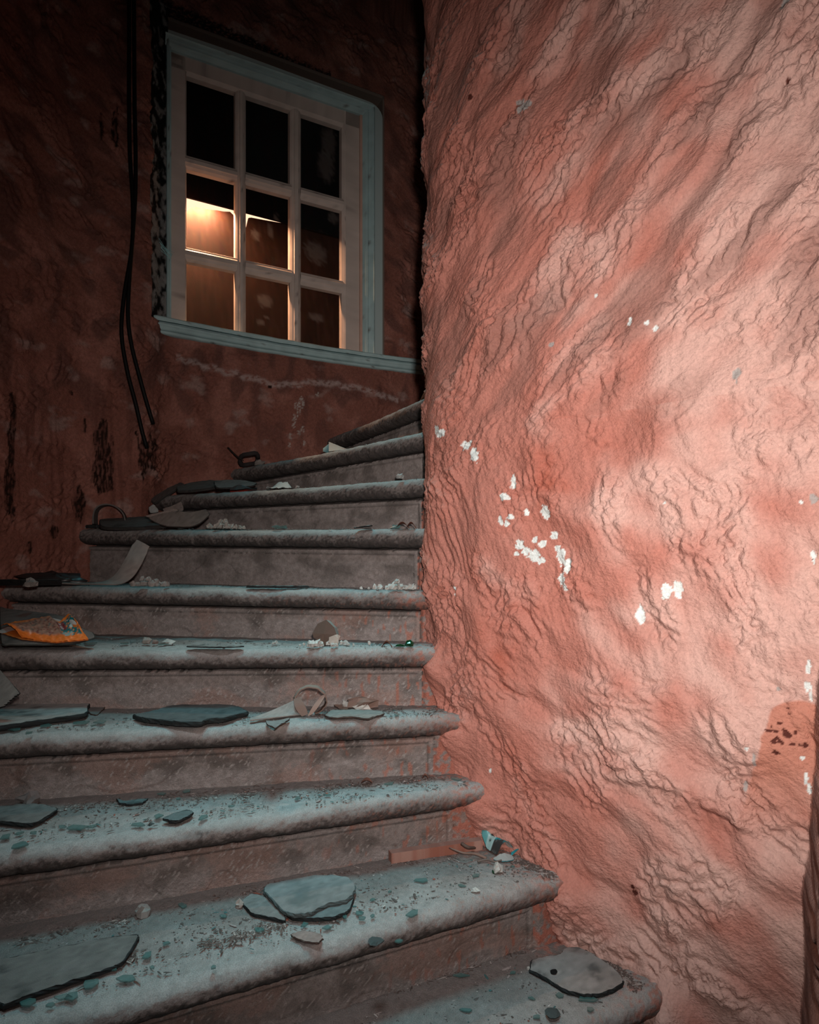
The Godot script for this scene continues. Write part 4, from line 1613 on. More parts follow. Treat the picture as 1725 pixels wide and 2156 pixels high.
func slates(dust: Color, dark: Color) -> void:
	var wet := Color(0.105, 0.13, 0.13)
	slate(1, [[1114, 2040], [1120, 2020], [1150, 2012], [1180, 2008], [1187, 1996], [1215, 1993], [1240, 2003], [1270, 2022], [1296, 2040], [1312, 2058], [1312, 2070], [1290, 2084], [1255, 2093], [1230, 2094], [1190, 2084], [1160, 2066], [1130, 2048]], 0.009, 0.010, "big dusty oval slate with a nail hole on the lowest step, against the pink wall", dust, dark)
	slate(2, [[560, 1862], [600, 1853], [660, 1843], [700, 1841], [735, 1848], [749, 1862], [745, 1880], [728, 1895], [690, 1903], [655, 1920], [620, 1924], [596, 1917], [570, 1890], [555, 1876]], 0.009, 0.018, "large rounded dusty slate on top of a pair in the middle of the second step", Color(0.275, 0.275, 0.268), wet)
	slate(2, [[590, 1905], [640, 1900], [690, 1898], [745, 1885], [738, 1910], [725, 1922], [700, 1930], [660, 1932], [615, 1930]], 0.008, 0.009, "teal-grey slate sticking out under the large rounded slate on the second step", Color(0.19, 0.225, 0.225), dark)
	slate(2, [[510, 1895], [530, 1880], [555, 1886], [575, 1900], [597, 1922], [600, 1938], [565, 1930], [530, 1922], [515, 1908]], 0.007, 0.007, "thin cracked slate to the left of the large slate pair on the second step", dust * 0.72, dark)
	slate(2, [[-60, 2040], [40, 2010], [140, 1990], [230, 1972], [292, 1966], [286, 1985], [260, 2022], [240, 2034], [190, 2052], [130, 2072], [60, 2096], [8, 2116], [-8, 2110], [-60, 2100]], 0.008, 0.009, "long dust-covered slate at the lower left, its straight front edge lying along the second step", Color(0.215, 0.20, 0.19), dark)
	slate(3, [[342, 1722], [366, 1712], [392, 1704], [406, 1708], [400, 1716], [370, 1729]], 0.006, 0.007, "pointed leaf-shaped slate flake in the middle of the third step", wet * 1.5, dark)
	slate(3, [[244, 1680], [258, 1686], [276, 1685], [310, 1680], [300, 1690], [270, 1693], [252, 1690]], 0.005, 0.006, "narrow slate flake at the back of the third step", wet * 1.4, dark)
	slate(3, [[-20, 1700], [40, 1692], [90, 1692], [121, 1702], [100, 1718], [66, 1734], [30, 1732], [-20, 1726]], 0.008, 0.010, "dusty slate at the left end of the third step", Color(0.22, 0.205, 0.195), dark)
	slate(4, [[279, 1504], [300, 1500], [330, 1494], [360, 1484], [420, 1483], [490, 1483], [523, 1497], [500, 1503], [470, 1511], [440, 1513], [420, 1520], [370, 1519], [330, 1514], [300, 1511]], 0.012, 0.014, "long dark slate lying by itself in the middle of the fourth step", Color(0.125, 0.135, 0.135), Color(0.03, 0.036, 0.036))
	slate(4, [[-40, 1470], [60, 1468], [183, 1472], [186, 1490], [178, 1502], [90, 1515], [30, 1524], [-40, 1530]], 0.012, 0.016, "large dusty squared slate at the left end of the fourth step", Color(0.42, 0.39, 0.37), dark)
	flat_piece("slate_piece", 6, 585, 2.16, 0.095, 0.03, 0.006, 0.006, "long thin slate lying along the edge of the sixth step", "slate", wet * 1.6, dark, M.slate, 0.05)
	flat_piece("slate_piece", 6, 50, 2.12, 0.115, 0.05, 0.018, 0.020, "thick dark slate at the left end of the sixth step behind a white crumb", "slate", Color(0.10, 0.095, 0.09), Color(0.012, 0.012, 0.012), M.slate)
	flat_piece("slate_piece", 7, 215, 2.36, 0.055, 0.04, 0.012, 0.014, "small dusty slate at the left tip of the seventh step", "slate", Color(0.17, 0.165, 0.16), dark, M.slate)
	var oval := find_child("slate_piece", false, false)
	var hole := put("nail_hole", slab(px(1, [[1158, 2046], [1162, 2041], [1170, 2040], [1174, 2045], [1170, 2050], [1162, 2051]], 0.0112), 0.001, Color(0.008, 0.008, 0.008), Color(0.008, 0.008, 0.008), 0.0, 2, 0.0006), M.slate, oval)
	hole.set_meta("label", "dark nail hole")
	for e in [[7, [[210, 1093], [256, 1090], [300, 1087], [335, 1087], [358, 1098], [350, 1105], [300, 1109], [240, 1110], [212, 1107]], 0.02, 0.012, 0.35, 0.012, "dark layered slate in front of the curled leather strip on the seventh step", Color(0.10, 0.095, 0.09)], [8, [[372, 1024], [400, 1016], [440, 1011], [470, 1013], [478, 1019], [440, 1027], [400, 1032], [374, 1032]], 0.03, 0.012, 0.5, 0.010, "dark slate among the rubbish at the left end of the eighth step", Color(0.09, 0.085, 0.08)], [8, [[452, 1012], [500, 1010], [540, 1016], [530, 1022], [490, 1026], [455, 1026]], 0.06, 0.008, 0.5, 0.006, "grey-brown flake under the red wrapper on the eighth step", Color(0.15, 0.13, 0.12)], [8, [[318, 1050], [345, 1032], [378, 1016], [386, 1019], [352, 1042], [326, 1058]], 0.02, 0.0, 1.5, 0.008, "long dark crust climbing the wall at the far left of the eighth step", Color(0.06, 0.05, 0.047)]]:
		var so := put("slate_piece", slab(lean_on(e[0], e[1], e[2], e[3], e[4]), e[5], e[7] * 1.5, Color(0.045, 0.042, 0.04)), M.slate)
		tag(so, e[6], "slate")
	# small dark flakes that can be told apart
	for e in [[1, 1163, 2137, 15, 10, "dark faceted slate chip near the front of the lowest step"], [2, 52, 2056, 12, 8, "small black slate chip on the dusty slate at the lower left"], [3, 317, 1737, 6, 3, "tiny black slate crumb beside the pointed flake on the third step"], [2, 790, 1983, 14, 6, "dark crumb cluster near the front of the second step below the slate pair"]]:
		var c := pin(e[0], e[1], e[2], 0.002)
		var m: float = -c.z / F
		var o := put("slate_chip", lump(c, Vector3(e[3] * m, e[4] * m * 0.6, e[3] * m * 1.2), e[1] * 0.1, wet * 0.8), M.slate)
		tag(o, e[5], "slate")


func blank(w: int, h: int, c: Color) -> Image:
	var im := Image.create(w, h, false, Image.FORMAT_RGBA8)
	im.fill(c)
	return im


func curve_px(list: Array, t: float) -> Vector2:
	for i in list.size() - 1:
		if t <= list[i + 1][0]:
			var k: float = (t - list[i][0]) / (list[i + 1][0] - list[i][0])
			return Vector2(lerpf(list[i][1], list[i + 1][1], k), lerpf(list[i][2], list[i + 1][2], k))
	return Vector2(list[-1][1], list[-1][2])


func slope_pin(u: float, v: float, d0: float, h0: float, rise: float, up := 0.0) -> Vector3:   # a point of a plane that climbs away from the camera
	var d := (EYE - h0 - up + rise * d0) / (rise + (v - CV) / F)
	return P((u - CU) / F * d, EYE + (CV - v) / F * d, d)


func bag_sheet(low: Array, high: Array, ni: int, nj: int, top: float) -> Array:
	var f: FastNoiseLite = nz["f"]
	var g := []
	for i in ni + 1:
		var row := []
		var t := float(i) / ni
		for j in nj + 1:
			var w := float(j) / nj
			var q := curve_px(low, t).lerp(curve_px(high, t), w)
			var p := slope_pin(q.x, q.y, 1.90, 0.866, 0.32, 0.004)
			var puff := top * sin(w * PI) * (0.016 * sm(0.5, 0.0, t) + 0.003)
			var crease := (0.0035 * f.get_noise_2d(t * 9.0, w * 7.0) + 0.004 * absf(f.get_noise_2d(t * 14.0 + 8.0, w * 6.0))) * (0.35 + 0.65 * top)
			var curl := 0.012 * sm(0.78, 0.95, t) * sm(0.4, 0.9, w)
			p += Vector3(0, 0.95, 0.3) * (puff + crease + curl + 0.0012 * top)
			row.append(p)
		g.append(row)
	return g


func wrappers() -> void:
	# --- the orange bag: a flattened tube on the sloping card, its mouth open at the left
	var f: FastNoiseLite = nz["f"]
	var ni := 44
	var nj := 26
	var low := [[0.0, 46, 1344], [0.3, 90, 1350], [0.5, 118, 1353], [0.75, 150, 1350], [1.0, 186, 1347]]
	var high := [[0.0, 2, 1318], [0.12, 22, 1313], [0.35, 60, 1306], [0.60, 106, 1298], [0.66, 113, 1305], [0.74, 124, 1311], [0.80, 132, 1305], [0.92, 146, 1299], [1.0, 158, 1312]]
	var low_b := [[0.0, 46, 1347], [0.5, 118, 1354], [1.0, 186, 1348]]
	var high_b := [[0.0, -8, 1330], [0.12, 16, 1320], [0.6, 106, 1300], [1.0, 158, 1314]]
	var g := bag_sheet(low, high, ni, nj, 1.0)
	var g2 := bag_sheet(low_b, high_b, ni, nj, 0.0)
	var orange := Color(0.78, 0.17, 0.025)
	var colf := func(t: float, w: float, up: bool) -> Color:
		if not up:
			return Color(0.45, 0.15, 0.04)
		var c := orange * (1.0 + 0.25 * f.get_noise_2d(t * 30.0, w * 30.0))
		var dusty := sm(0.20, 0.30, w) * sm(0.90, 0.70, w + 0.25 * sm(0.5, 0.0, t) - 0.2) * sm(0.80, 0.66, t) * sm(0.02, 0.10, t)
		c = mixc(c, Color(0.27, 0.16, 0.125), dusty * 0.9)
		c = mixc(c, Color(0.17, 0.04, 0.03), dusty * sm(0.22, 0.32, f.get_noise_2d(t * 26.0 + 5.0, w * 40.0)))
		c = mixc(c, Color(0.09, 0.10, 0.09), dusty * sm(0.30, 0.42, f.get_noise_2d(t * 14.0 + 55.0, w * 20.0)))
		if t > 0.66 and t < 0.97 and w > 0.22 and w < 0.92 and absf(w - 0.57) < 0.35 - 0.25 * maxf(0.0, 0.74 - t):
			c = Color(0.0, 0.115, 0.125)
			if t < 0.78 and w > 0.52 and w < 0.88:
				c = Color(0.16, 0.018, 0.022)
				# the white capitals on the dark red label, slanting
				var q := fmod((w - 0.54) / 0.30 * 4.0, 1.0)
				if q > 0.35 and q < 0.68 and t > 0.69 and t < 0.75:
					c = Color(0.55, 0.45, 0.43)
			elif t > 0.82 and t < 0.88 and w > 0.5 and w < 0.62:
				c = Color(0.45, 0.50, 0.48)
			elif f.get_noise_2d(t * 30.0 + 3.0, w * 26.0) > 0.34:
				c = orange
			elif w < 0.36 and t < 0.84:
				c = Color(0.25, 0.33, 0.32)
		c.a = 1.0
		return c
	var bag := base("snack_bag", atd(5, 80, 1.95))
	var b := put("bag_front", sheet(g, 0.0012, colf, Vector3.UP), M.foil, bag)
	b.position = -bag.position
	# the underside of the bag, so that its mouth is a real opening
	var inside := func(_t: float, w: float, _up: bool) -> Color: return Color(0.50, 0.12, 0.02) if w < 0.75 else Color(0.42, 0.36, 0.33)
	b = put("bag_back", sheet(g2, 0.0010, inside, Vector3.UP), M.foil, bag)
	b.position = -bag.position
	tag(bag, "crumpled orange foil bag with a teal end, mouth open, on the fifth step", "bag")
	# --- teal wrapper beside the batten on the second step
	g = []
	for i in 25:
		var row := []
		var t := i / 24.0
		for j in 13:
			var w := j / 12.0
			var u := lerpf(lerpf(1012.0, 1046.0, t), lerpf(1022.0, 1081.0, t), w) 
			var v := lerpf(lerpf(1784.0, 1806.0, t), lerpf(1774.0, 1797.0, t), w)
			if t < 0.08:
				u += 3.0 * (0.5 - w)
			var p := pin(2, u, v)
			p.y += 0.004 + 0.032 * sin(w * PI * 0.9 + 0.1) * (0.55 + 0.45 * sm(0.0, 0.3, t)) + 0.030 * sm(0.45, 0.0, t) + 0.003 * f.get_noise_2d(t * 12.0, w * 12.0)
			row.append(p)
		g.append(row)
	var tealf := func(t: float, w: float, up: bool) -> Color:
		if not up:
			return Color(0.38, 0.42, 0.41)
		var c := Color(0.0, 0.20, 0.235)
		if t < 0.30:
			c = Color(0.08, 0.27, 0.28)
		elif t < 0.58:
			c = Color(0.25, 0.40, 0.40)
			if w > 0.45 and t > 0.36 and t < 0.52:
				# two lines of heavy print
				var q := fmod(w * 11.0 + (0.5 if t > 0.44 else 0.0), 1.0)
				if q > 0.25 and not (t > 0.425 and t < 0.445):
					c = Color(0.02, 0.03, 0.03)
			elif w > 0.15 and w < 0.36 and t > 0.40 and t < 0.47 and fmod(w * 18.0, 1.0) > 0.4:
				c = Color(0.03, 0.05, 0.05)
		elif w < 0.42 + 0.1 * sin(t * 9.0):
			c = Color(0.025, 0.03, 0.03)
			if f.get_noise_2d(t * 30.0, w * 30.0) > 0.3:
				c = Color(0.10, 0.11, 0.11)
		if t > 0.57 and t < 0.59:
			c = Color(0.30, 0.45, 0.45)
		c.a = 1.0
		return c
	var wr := base("snack_wrapper", pin(2, 1050, 1795))
	b = put("printed_side", sheet(g, 0.0010, tealf, Vector3.UP), M.foil, wr)
	b.position = -wr.position
	var torn := func(_t: float, w: float, up: bool) -> Color: return Color(0.47, 0.49, 0.47) if up and w < 0.92 else Color(0.0, 0.16, 0.19)
	g = []
	for i in 13:
		var row := []
		var t := i / 12.0
		for j in 7:
			var w := j / 6.0
			var u := lerpf(1038.0, 1080.0, t) + 2.0 * w
			var v := lerpf(lerpf(1810.0, 1805.0, t), lerpf(1813.0, 1817.0, sin(t * PI)), w)
			var p := pin(2, u, v)
			p.y += 0.003 + 0.010 * (1.0 - w) * sin(t * PI) + 0.002 * f.get_noise_2d(t * 10.0, w * 10.0)
			row.append(p)
		g.append(row)
	b = put("torn_lining", sheet(g, 0.0008, torn, Vector3.UP), M.dusty, wr)
	b.position = -wr.position
	g = []
	for i in 7:
		var row := []
		var t := i / 6.0
		for j in 4:
			var w := j / 3.0
			var p := pin(2, lerpf(1076.0, 1095.0, t), lerpf(1806.0, 1800.0, t) - 3.0 * w)
			p.y += 0.004 + 0.014 * t + 0.006 * w * (1.0 - t)
			row.append(p)
		g.append(row)
	b = put("torn_corner", sheet(g, 0.0008, func(_t, _w, up): return Color(0.0, 0.17, 0.20) if up else Color(0.05, 0.2, 0.22), Vector3.UP), M.foil, wr)
	b.position = -wr.position
	tag(wr, "torn teal printed packet with pale lining, leaning on the end of the red batten", "wrapper")
	# --- small red and black wrapper on the eighth step
	g = []
	for i in 13:
		var row := []
		for j in 7:
			var t := i / 12.0
			var w := j / 6.0
			row.append(atd(8, lerpf(484.0, 541.0, t), lerpf(2.60, 2.70, w), 0.004 + 0.022 * sin(w * PI) * (0.5 + 0.5 * sin(t * 5.0)) + 0.008 * t + 0.004 * f.get_noise_2d(t * 9.0, w * 9.0)))
		g.append(row)
	var redf := func(t: float, w: float, _up: bool) -> Color:
		var c := Color(0.32, 0.035, 0.02) if w > 0.45 else Color(0.02, 0.025, 0.027)
		if w > 0.2 and w < 0.45 and t > 0.45:
			c = Color(0.02, 0.11, 0.14)
		if w > 0.6 and w < 0.8 and t > 0.5 and fmod(t * 14.0, 1.0) > 0.5:
			c = Color(0.55, 0.30, 0.25)
		return c
	var o := put("sweet_wrapper", sheet(g, 0.0008, redf, Vector3.UP), M.foil)
	tag(o, "small shiny red and black wrapper on the edge of the eighth step", "wrapper")
	# --- crumpled tissue beside it
	g = []
	for i in 15:
		var row := []
		for j in 9:
			var t := i / 14.0
			var w := j / 8.0
			row.append(atd(8, lerpf(560.0, 612.0, t) + 3.0 * sin(w * 4.0), lerpf(2.52, 2.62, w), 0.004 + 0.030 * sm(0.1, 0.9, w) * sm(0.1, 0.6, t) * sm(1.05, 0.85, t) + 0.007 * f.get_noise_2d(t * 8.0, w * 8.0)))
		g.append(row)
	o = put("tissue", sheet(g, 0.001, func(_t, _w, _up): return Color(0.55, 0.60, 0.60), Vector3.UP), M.dusty)
	tag(o, "pale crumpled tissue standing on the edge of the eighth step", "tissue")
	# --- pale food carton leaning on the ninth step
	var carton := base("carton", atd(9, 706, 2.82))
	g = []
	for i in 11:
		var row := []
		for j in 9:
			var t := i / 10.0
			var w := j / 8.0
			var p := atd(9, lerpf(692.0, 741.0, t), lerpf(2.66, 2.76, w) - 0.05 * t, 0.002 + 0.055 * w * lerpf(1.0, 0.12, t))
			row.append(p)
		g.append(row)
	var cartf := func(t: float, w: float, up: bool) -> Color:
		if not up:
			return Color(0.30, 0.30, 0.29)
		if t > 0.58 and t < 0.76 and absf(w - 0.50) < 0.55 * (0.76 - t):
			return Color(0.36, 0.03, 0.025)
		if t < 0.26 and fmod(w * 5.0, 1.0) > 0.62 and fmod(t * 9.0 + 0.4, 1.0) > 0.45:
			return Color(0.33, 0.08, 0.07)
		return Color(0.50, 0.50, 0.47)
	b = put("side_panel", sheet(g, 0.0015, cartf, Vector3(0, 0.3, 1)), M.dusty, carton)
	b.position = -carton.position
	g = []
	for i in 6:
		var row := []
		for j in 9:
			var t := i / 5.0
			var w := j / 8.0
			row.append(atd(9, lerpf(680.0, 696.0, t), lerpf(2.70, 2.76, t) - 0.04 * (1.0 - w), 0.002 + 0.053 * w * lerpf(0.35, 1.0, t)))
		g.append(row)
	b = put("end_flap", sheet(g, 0.0015, func(_t, w, _up): return Color(0.34, 0.47, 0.47) * (0.7 + 0.3 * w), Vector3(-1, 0.3, 1)), M.dusty, carton)
	b.position = -carton.position
	tag(carton, "pale folded food carton with red marks leaning up on the ninth step", "carton")


func boards_and_paper(dust: Color) -> void:
	var f: FastNoiseLite = nz["f"]
	# --- red-stained batten on the second step
	var a := pin(2, 824, 1819)
	var bnd := pin(2, 1016, 1790)
	var d := (bnd - a)
	d.y = 0.0
	var side := Vector3(d.z, 0, -d.x).normalized() * 0.024
	if side.z > 0.0:
		side = -side
	var st := begin()
	var n := 70
	for k in n:
		var v := []
		for m in 8:
			var t := float(k + (1 if m & 1 else 0)) / n
			v.append(a + d * t + (side if m & 4 else Vector3.ZERO) + Vector3(0, (0.026 if m & 2 else 0.0), 0))
		for fc in [[0, 1, 3, 2], [4, 5, 7, 6], [2, 3, 7, 6], [0, 1, 5, 4]] + ([[0, 2, 6, 4]] if k == 0 else []) + ([[1, 3, 7, 5]] if k == n - 1 else []):
			var mid: Vector3 = (v[fc[0]] + v[fc[2]]) * 0.5
			var g := f.get_noise_2d(k * 0.05, fc[0] * 7.0)
			var c := mixc(Color(0.42, 0.17, 0.12), Color(0.55, 0.33, 0.27), sm(-0.3, 0.4, g + 0.1 * f.get_noise_2d(k * 0.3, fc[0] * 9.0)))
			if fc[0] == 2:
				c = mixc(c, Color(0.33, 0.26, 0.235), 0.55)
			st.set_smooth_group(-1)
			st.set_color(c)
			quad(st, v[fc[0]], v[fc[1]], v[fc[2]], v[fc[3]], mid - (a + d * (float(k) + 0.5) / n + side * 0.5 + Vector3(0, 0.011, 0)))
	var o := put("timber_batten", finish(st), M.dusty)
	tag(o, "reddish square timber batten lying along the back of the second step", "batten")
	# splinters and twigs
	for e in [[2, [[946, 1771, 0.026], [975, 1782, 0.024], [1000, 1792, 0.014], [1024, 1801, 0.006]], 0.0015, 0.0042, "pale pointed splinter lying across the red batten", Color(0.30, 0.20, 0.165)], [2, [[1005, 1808, 0.004], [1025, 1804, 0.008], [1040, 1808, 0.010], [1056, 1805, 0.012]], 0.003, 0.002, "bent grey bark strip at the lower edge of the teal packet", Color(0.22, 0.18, 0.16)], [2, [[972, 1762, 0.030], [985, 1770, 0.024], [1000, 1779, 0.008]], 0.0045, 0.0035, "short brown stick leaning behind the right end of the batten", Color(0.17, 0.12, 0.10)], [2, [[1150, 2008, 0], [1160, 2012, 0.002]], 0.001, 0.001, "", Color.BLACK]]:
		if e[4] == "":
			continue
		var pts := []
		for q in e[1]:
			pts.append(pin(e[0], q[0], q[1] + (0 if e[0] != 2 else 14 if q[2] > 0.02 else 6), q[2]))
		st = begin()
		tube(st, smooth_path(pts, 10), e[2], 6, e[5], e[3])
		o = put("wood_splinter", finish(st), M.dusty)
		tag(o, e[4], "splinter")
	# --- curled strip standing up against the riser on the sixth step
	var path := [atd(6, 120, 2.19, 0.006), atd(6, 165, 2.17, 0.005), atd(6, 205, 2.14, 0.007), atd(6, 240, 2.12, 0.014), atd(6, 262, 2.12, 0.038), atd(6, 280, 2.13, 0.080), atd(6, 292, 2.15, 0.118), atd(6, 300, 2.16, 0.140)]
	path = smooth_path(path, 34)
	var g := []
	for i in path.size():
		var t := float(i) / (path.size() - 1)
		var row := []
		var tang: Vector3 = path[mini(i + 1, path.size() - 1)] - path[maxi(i - 1, 0)]
		for j in 9:
			var w := j / 8.0 - 0.5
			var wd := lerpf(0.055, 0.064, t) * (1.0 if t < 0.97 else 0.86)
			var across := Vector3(0.35, 0.0, 0.93).lerp(Vector3(0.90, -0.42, 0.30), sm(0.35, 0.8, t)).normalized()
			row.append(path[i] + across * w * wd + tang.normalized().cross(across) * 0.004 * (4.0 * w * w) + Vector3(0, 0.004, 0))
		g.append(row)
	o = put("lino_strip", sheet(g, 0.0035, func(t, w, _up): return Color(0.31, 0.265, 0.24) * (1.0 + 0.3 * f.get_noise_2d(t * 14.0, w * 5.0)), Vector3.UP), M.dusty)
	tag(o, "dusty brown strip of flooring bent upward at its right end, on the sixth step", "strip")
	# --- the torn sheet of flooring curling into a loop on the fourth step
	var linof := func(t, w, up): return (Color(0.38, 0.335, 0.31) if up else Color(0.16, 0.09, 0.07)) * (1.0 + 0.3 * f.get_noise_2d(t * 9.0, w * 9.0))
	var roll := base("lino_curl", pin(4, 600, 1505))
	g = []
	for i in 25:      # the tail: a tongue that lies flat and lifts at its upper edge towards the loop
		var t := i / 24.0
		var row := []
		for j in 11:
			var w := j / 10.0
			var q := Vector2(lerpf(526.0, 641.0, t), lerpf(1517.0, 1504.0, t))
			var c := pin(4, q.x - 10.0 * w * t, q.y - 4.0 * w, 0.003)
			c.y += 0.040 * w * pow(t, 1.3) - 0.006 * sin(w * PI) * t
			c.z -= 0.012 * w * t
			row.append(c)
		g.append(row)
	var m_ := put("tail", sheet(g, 0.003, linof, Vector3(0, 1, 0.6)), M.dusty, roll)
	m_.position = -roll.position
	g = []
	var hub := pin(4, 654, 1504, 0.0) + Vector3(0, 0.0405, 0)
	for i in 33:      # the loop: a band standing like a hoop, open to the camera
		var la := lerpf(-0.42, 1.30, i / 32.0) * PI
		var row := []
		for j in 5:
			var w := j / 4.0 - 0.5
			var wob := 1.0 + 0.08 * f.get_noise_2d(la * 2.0, 3.0)
			row.append(hub + Vector3(0.043 * cos(la) * wob + 0.006 * w, 0.037 * sin(la) * wob, w * (0.030 + 0.012 * sin(la * 1.7))))
		g.append(row)
	m_ = put("loop", sheet(g, 0.0032, func(t, _w, up): return (Color(0.34, 0.24, 0.20) if up else Color(0.20, 0.12, 0.095)) * (0.85 + 0.3 * t), Vector3(1, 0, 0)), M.dusty, roll)
	m_.position = -roll.position
	for lip in [[Vector3(-0.036, 0.008, 0.018), Vector3(-0.012, -0.037, 0.026), 0.013, 0.90], [Vector3(0.038, 0.016, 0.016), Vector3(0.002, -0.036, 0.030), 0.010, 1.25]]:
		g = []
		for i in 13:
			var t := i / 12.0
			var row := []
			for j in 5:
				var w := j / 4.0 - 0.5
				row.append(hub + lip[0].lerp(lip[1], t) + Vector3(w * 2.0 * lip[2] * (0.35 + 0.65 * sin(PI * (0.15 + 0.7 * t))), w * 0.006, 0.006 * sin(t * PI)))
			g.append(row)
		var tone: float = lip[3]
		m_ = put("torn_lip", sheet(g, 0.003, func(t, _w, _up): return Color(0.37, 0.275, 0.235) * tone * (0.85 + 0.3 * t), Vector3(0, 0.3, 1)), M.dusty, roll)
		m_.position = -roll.position
	tag(roll, "torn flooring sheet curling into an open loop, beside the dark slate on the fourth step", "flooring scrap")
	# flat torn flakes near it
	for e in [[4, [[682, 1504], [700, 1494], [750, 1492], [800, 1496], [809, 1502], [790, 1508], [775, 1513], [740, 1509], [705, 1511], [690, 1508]], "flat torn flooring flake to the right of the curled loop on the fourth step", Color(0.33, 0.28, 0.255)], [4, [[560, 1516], [575, 1518], [610, 1512], [600, 1520], [588, 1526], [580, 1532], [570, 1528], [562, 1524]], "small leaf-shaped flooring flake below the curled loop, at the edge of the fourth step", Color(0.30, 0.28, 0.27)], [4, [[702, 1480], [728, 1478], [734, 1488], [730, 1495], [715, 1492], [705, 1486]], "reddish torn scrap against the fourth step's back, right of the loop", Color(0.34, 0.215, 0.17)], [4, [[180, 1490], [205, 1486], [225, 1484], [215, 1494], [205, 1504], [190, 1502]], "crumpled dusty scrap at the right edge of the large squared slate", Color(0.20, 0.18, 0.17)], [2, [[612, 1966], [640, 1958], [672, 1966], [680, 1975], [668, 1984], [640, 1980], [622, 1974]], "pinkish flat plaster flake at the edge of the second step below the slate pair", Color(0.36, 0.27, 0.245)]]:
		o = put("flooring_flake", slab(px(e[0], e[1], 0.005), 0.004, e[3], Color(0.10, 0.07, 0.06)), M.dusty)
		tag(o, e[2], "flake")
	# thin peeling layer along the fifth step, and on the seventh
	flat_piece("flooring_flake", 5, 455, 1.955, 0.09, 0.025, 0.003, 0.005, "long thin flake lifting along the edge of the fifth step", "flake", Color(0.30, 0.27, 0.25), Color(0.03, 0.03, 0.03), M.dusty)
	flat_piece("flooring_flake", 7, 765, 2.15, 0.035, 0.02, 0.003, 0.006, "pale peeling flake near the right end of the seventh step", "flake", Color(0.36, 0.38, 0.37), Color(0.03, 0.03, 0.03), M.dusty, 0.0, Vector2(0.12, 0))
	# --- card under the orange bag, and the card with a stamped edge
	var ring := []
	for q in [[2, 1354], [24, 1358], [90, 1358], [150, 1356], [200, 1343], [196, 1332], [170, 1320], [140, 1300], [112, 1292], [60, 1286], [10, 1280], [-2, 1279]]:
		ring.append(slope_pin(q[0], q[1], 1.90, 0.866, 0.32))
	o = put("card_sheet", slab(ring, 0.003, Color(0.205, 0.165, 0.15), Color(0.05, 0.045, 0.04), 0.0006), M.dusty)
	tag(o, "grey-brown card under the crumpled orange bag", "card")
	var tooth := [slope_pin(-60, 1400, 1.70, 0.70, 1.2), slope_pin(-10, 1404, 1.70, 0.70, 1.2), slope_pin(2, 1412, 1.70, 0.70, 1.2)]
	for k in 13:
		var t := k / 12.0
		tooth.append(slope_pin(lerpf(39, 8, t) + (2.5 if k % 2 == 0 else -2.5), lerpf(1459, 1486, t), 1.70, 0.70, 1.2))
	tooth.append(slope_pin(-60, 1500, 1.70, 0.70, 1.2))
	o = put("card_scrap", slab(tooth, 0.0035, Color(0.25, 0.22, 0.20), Color(0.02, 0.02, 0.02), 0.0005, 2, 0.0004), M.dusty)
	tag(o, "stiff card with a notched edge propped at the left edge of the fourth step", "card")
	# --- brown torn card pile on the seventh step
	for e in [[[[312, 1090], [345, 1080], [372, 1076], [400, 1079], [434, 1072], [441, 1084], [422, 1101], [400, 1109], [350, 1108], [328, 1100]], 0.05, 0.012, 1.2, "large brown torn card on the seventh step beside the white crumbs", Color(0.235, 0.165, 0.14)], [[[342, 1071], [362, 1065], [381, 1056], [386, 1067], [384, 1076], [350, 1079]], 0.07, 0.028, 1.2, "torn brown card corner sticking up from the brown card pile", Color(0.27, 0.185, 0.16)], [[[305, 1086], [330, 1080], [366, 1071], [376, 1075], [345, 1083], [314, 1089]], 0.04, 0.030, 1.2, "narrow pink-brown card strip on top of the brown card pile", Color(0.36, 0.245, 0.21)], [[[313, 1068], [322, 1062], [331, 1070], [333, 1078], [316, 1080]], 0.06, 0.030, 1.4, "pale torn card corner standing at the back of the brown card pile", Color(0.40, 0.38, 0.36)]]:
		o = put("card_scrap", slab(lean_on(7, e[0], e[1], e[2], e[3]), 0.003, e[5], Color(0.06, 0.045, 0.04), 0.0006, 3, 0.0008), M.dusty)
		tag(o, e[4], "card")
	# --- sole-like curled strip on the seventh step
	path = []
	var arch := lean_on(7, [[200, 1104], [200, 1086], [204, 1073], [214, 1065], [228, 1063], [242, 1066], [254, 1074], [262, 1085], [265, 1098]], 0.05, 0.004, 6.0)
	path = smooth_path(arch, 18)
	g = []
	for i in path.size():
		var row := []
		for j in 5:
			row.append(path[i] + Vector3(0.010, 0.0, 0.040) * (j / 4.0 - 0.5) * (2.0 - 1.1 * float(i) / 18.0))
		g.append(row)
	o = put("leather_sole", sheet(g, 0.005, func(_t, w, up): return Color(0.17, 0.16, 0.15) if up else Color(0.06, 0.042, 0.036), Vector3.UP), M.dusty)
	tag(o, "curled old leather strip like a shoe sole at the left of the seventh step", "sole")
	# --- dark ring of rubber at the left end of the ninth step, and sticks by it
	st = begin()
	path = []
	for k in 21:
		var an := TAU * k / 20.0
		path.append(atd(9, 524 + 19.0 * cos(an), 2.97 - 0.05 * sin(an), 0.028 + 0.019 * sin(an + 0.3) + 0.004 * sin(an * 3.0)))
	tube(st, path, 0.0095, 8, Color(0.05, 0.042, 0.04))
	o = put("rubber_loop", finish(st), M.dusty)
	tag(o, "dark twisted rubber loop at the left end of the ninth step", "loop")
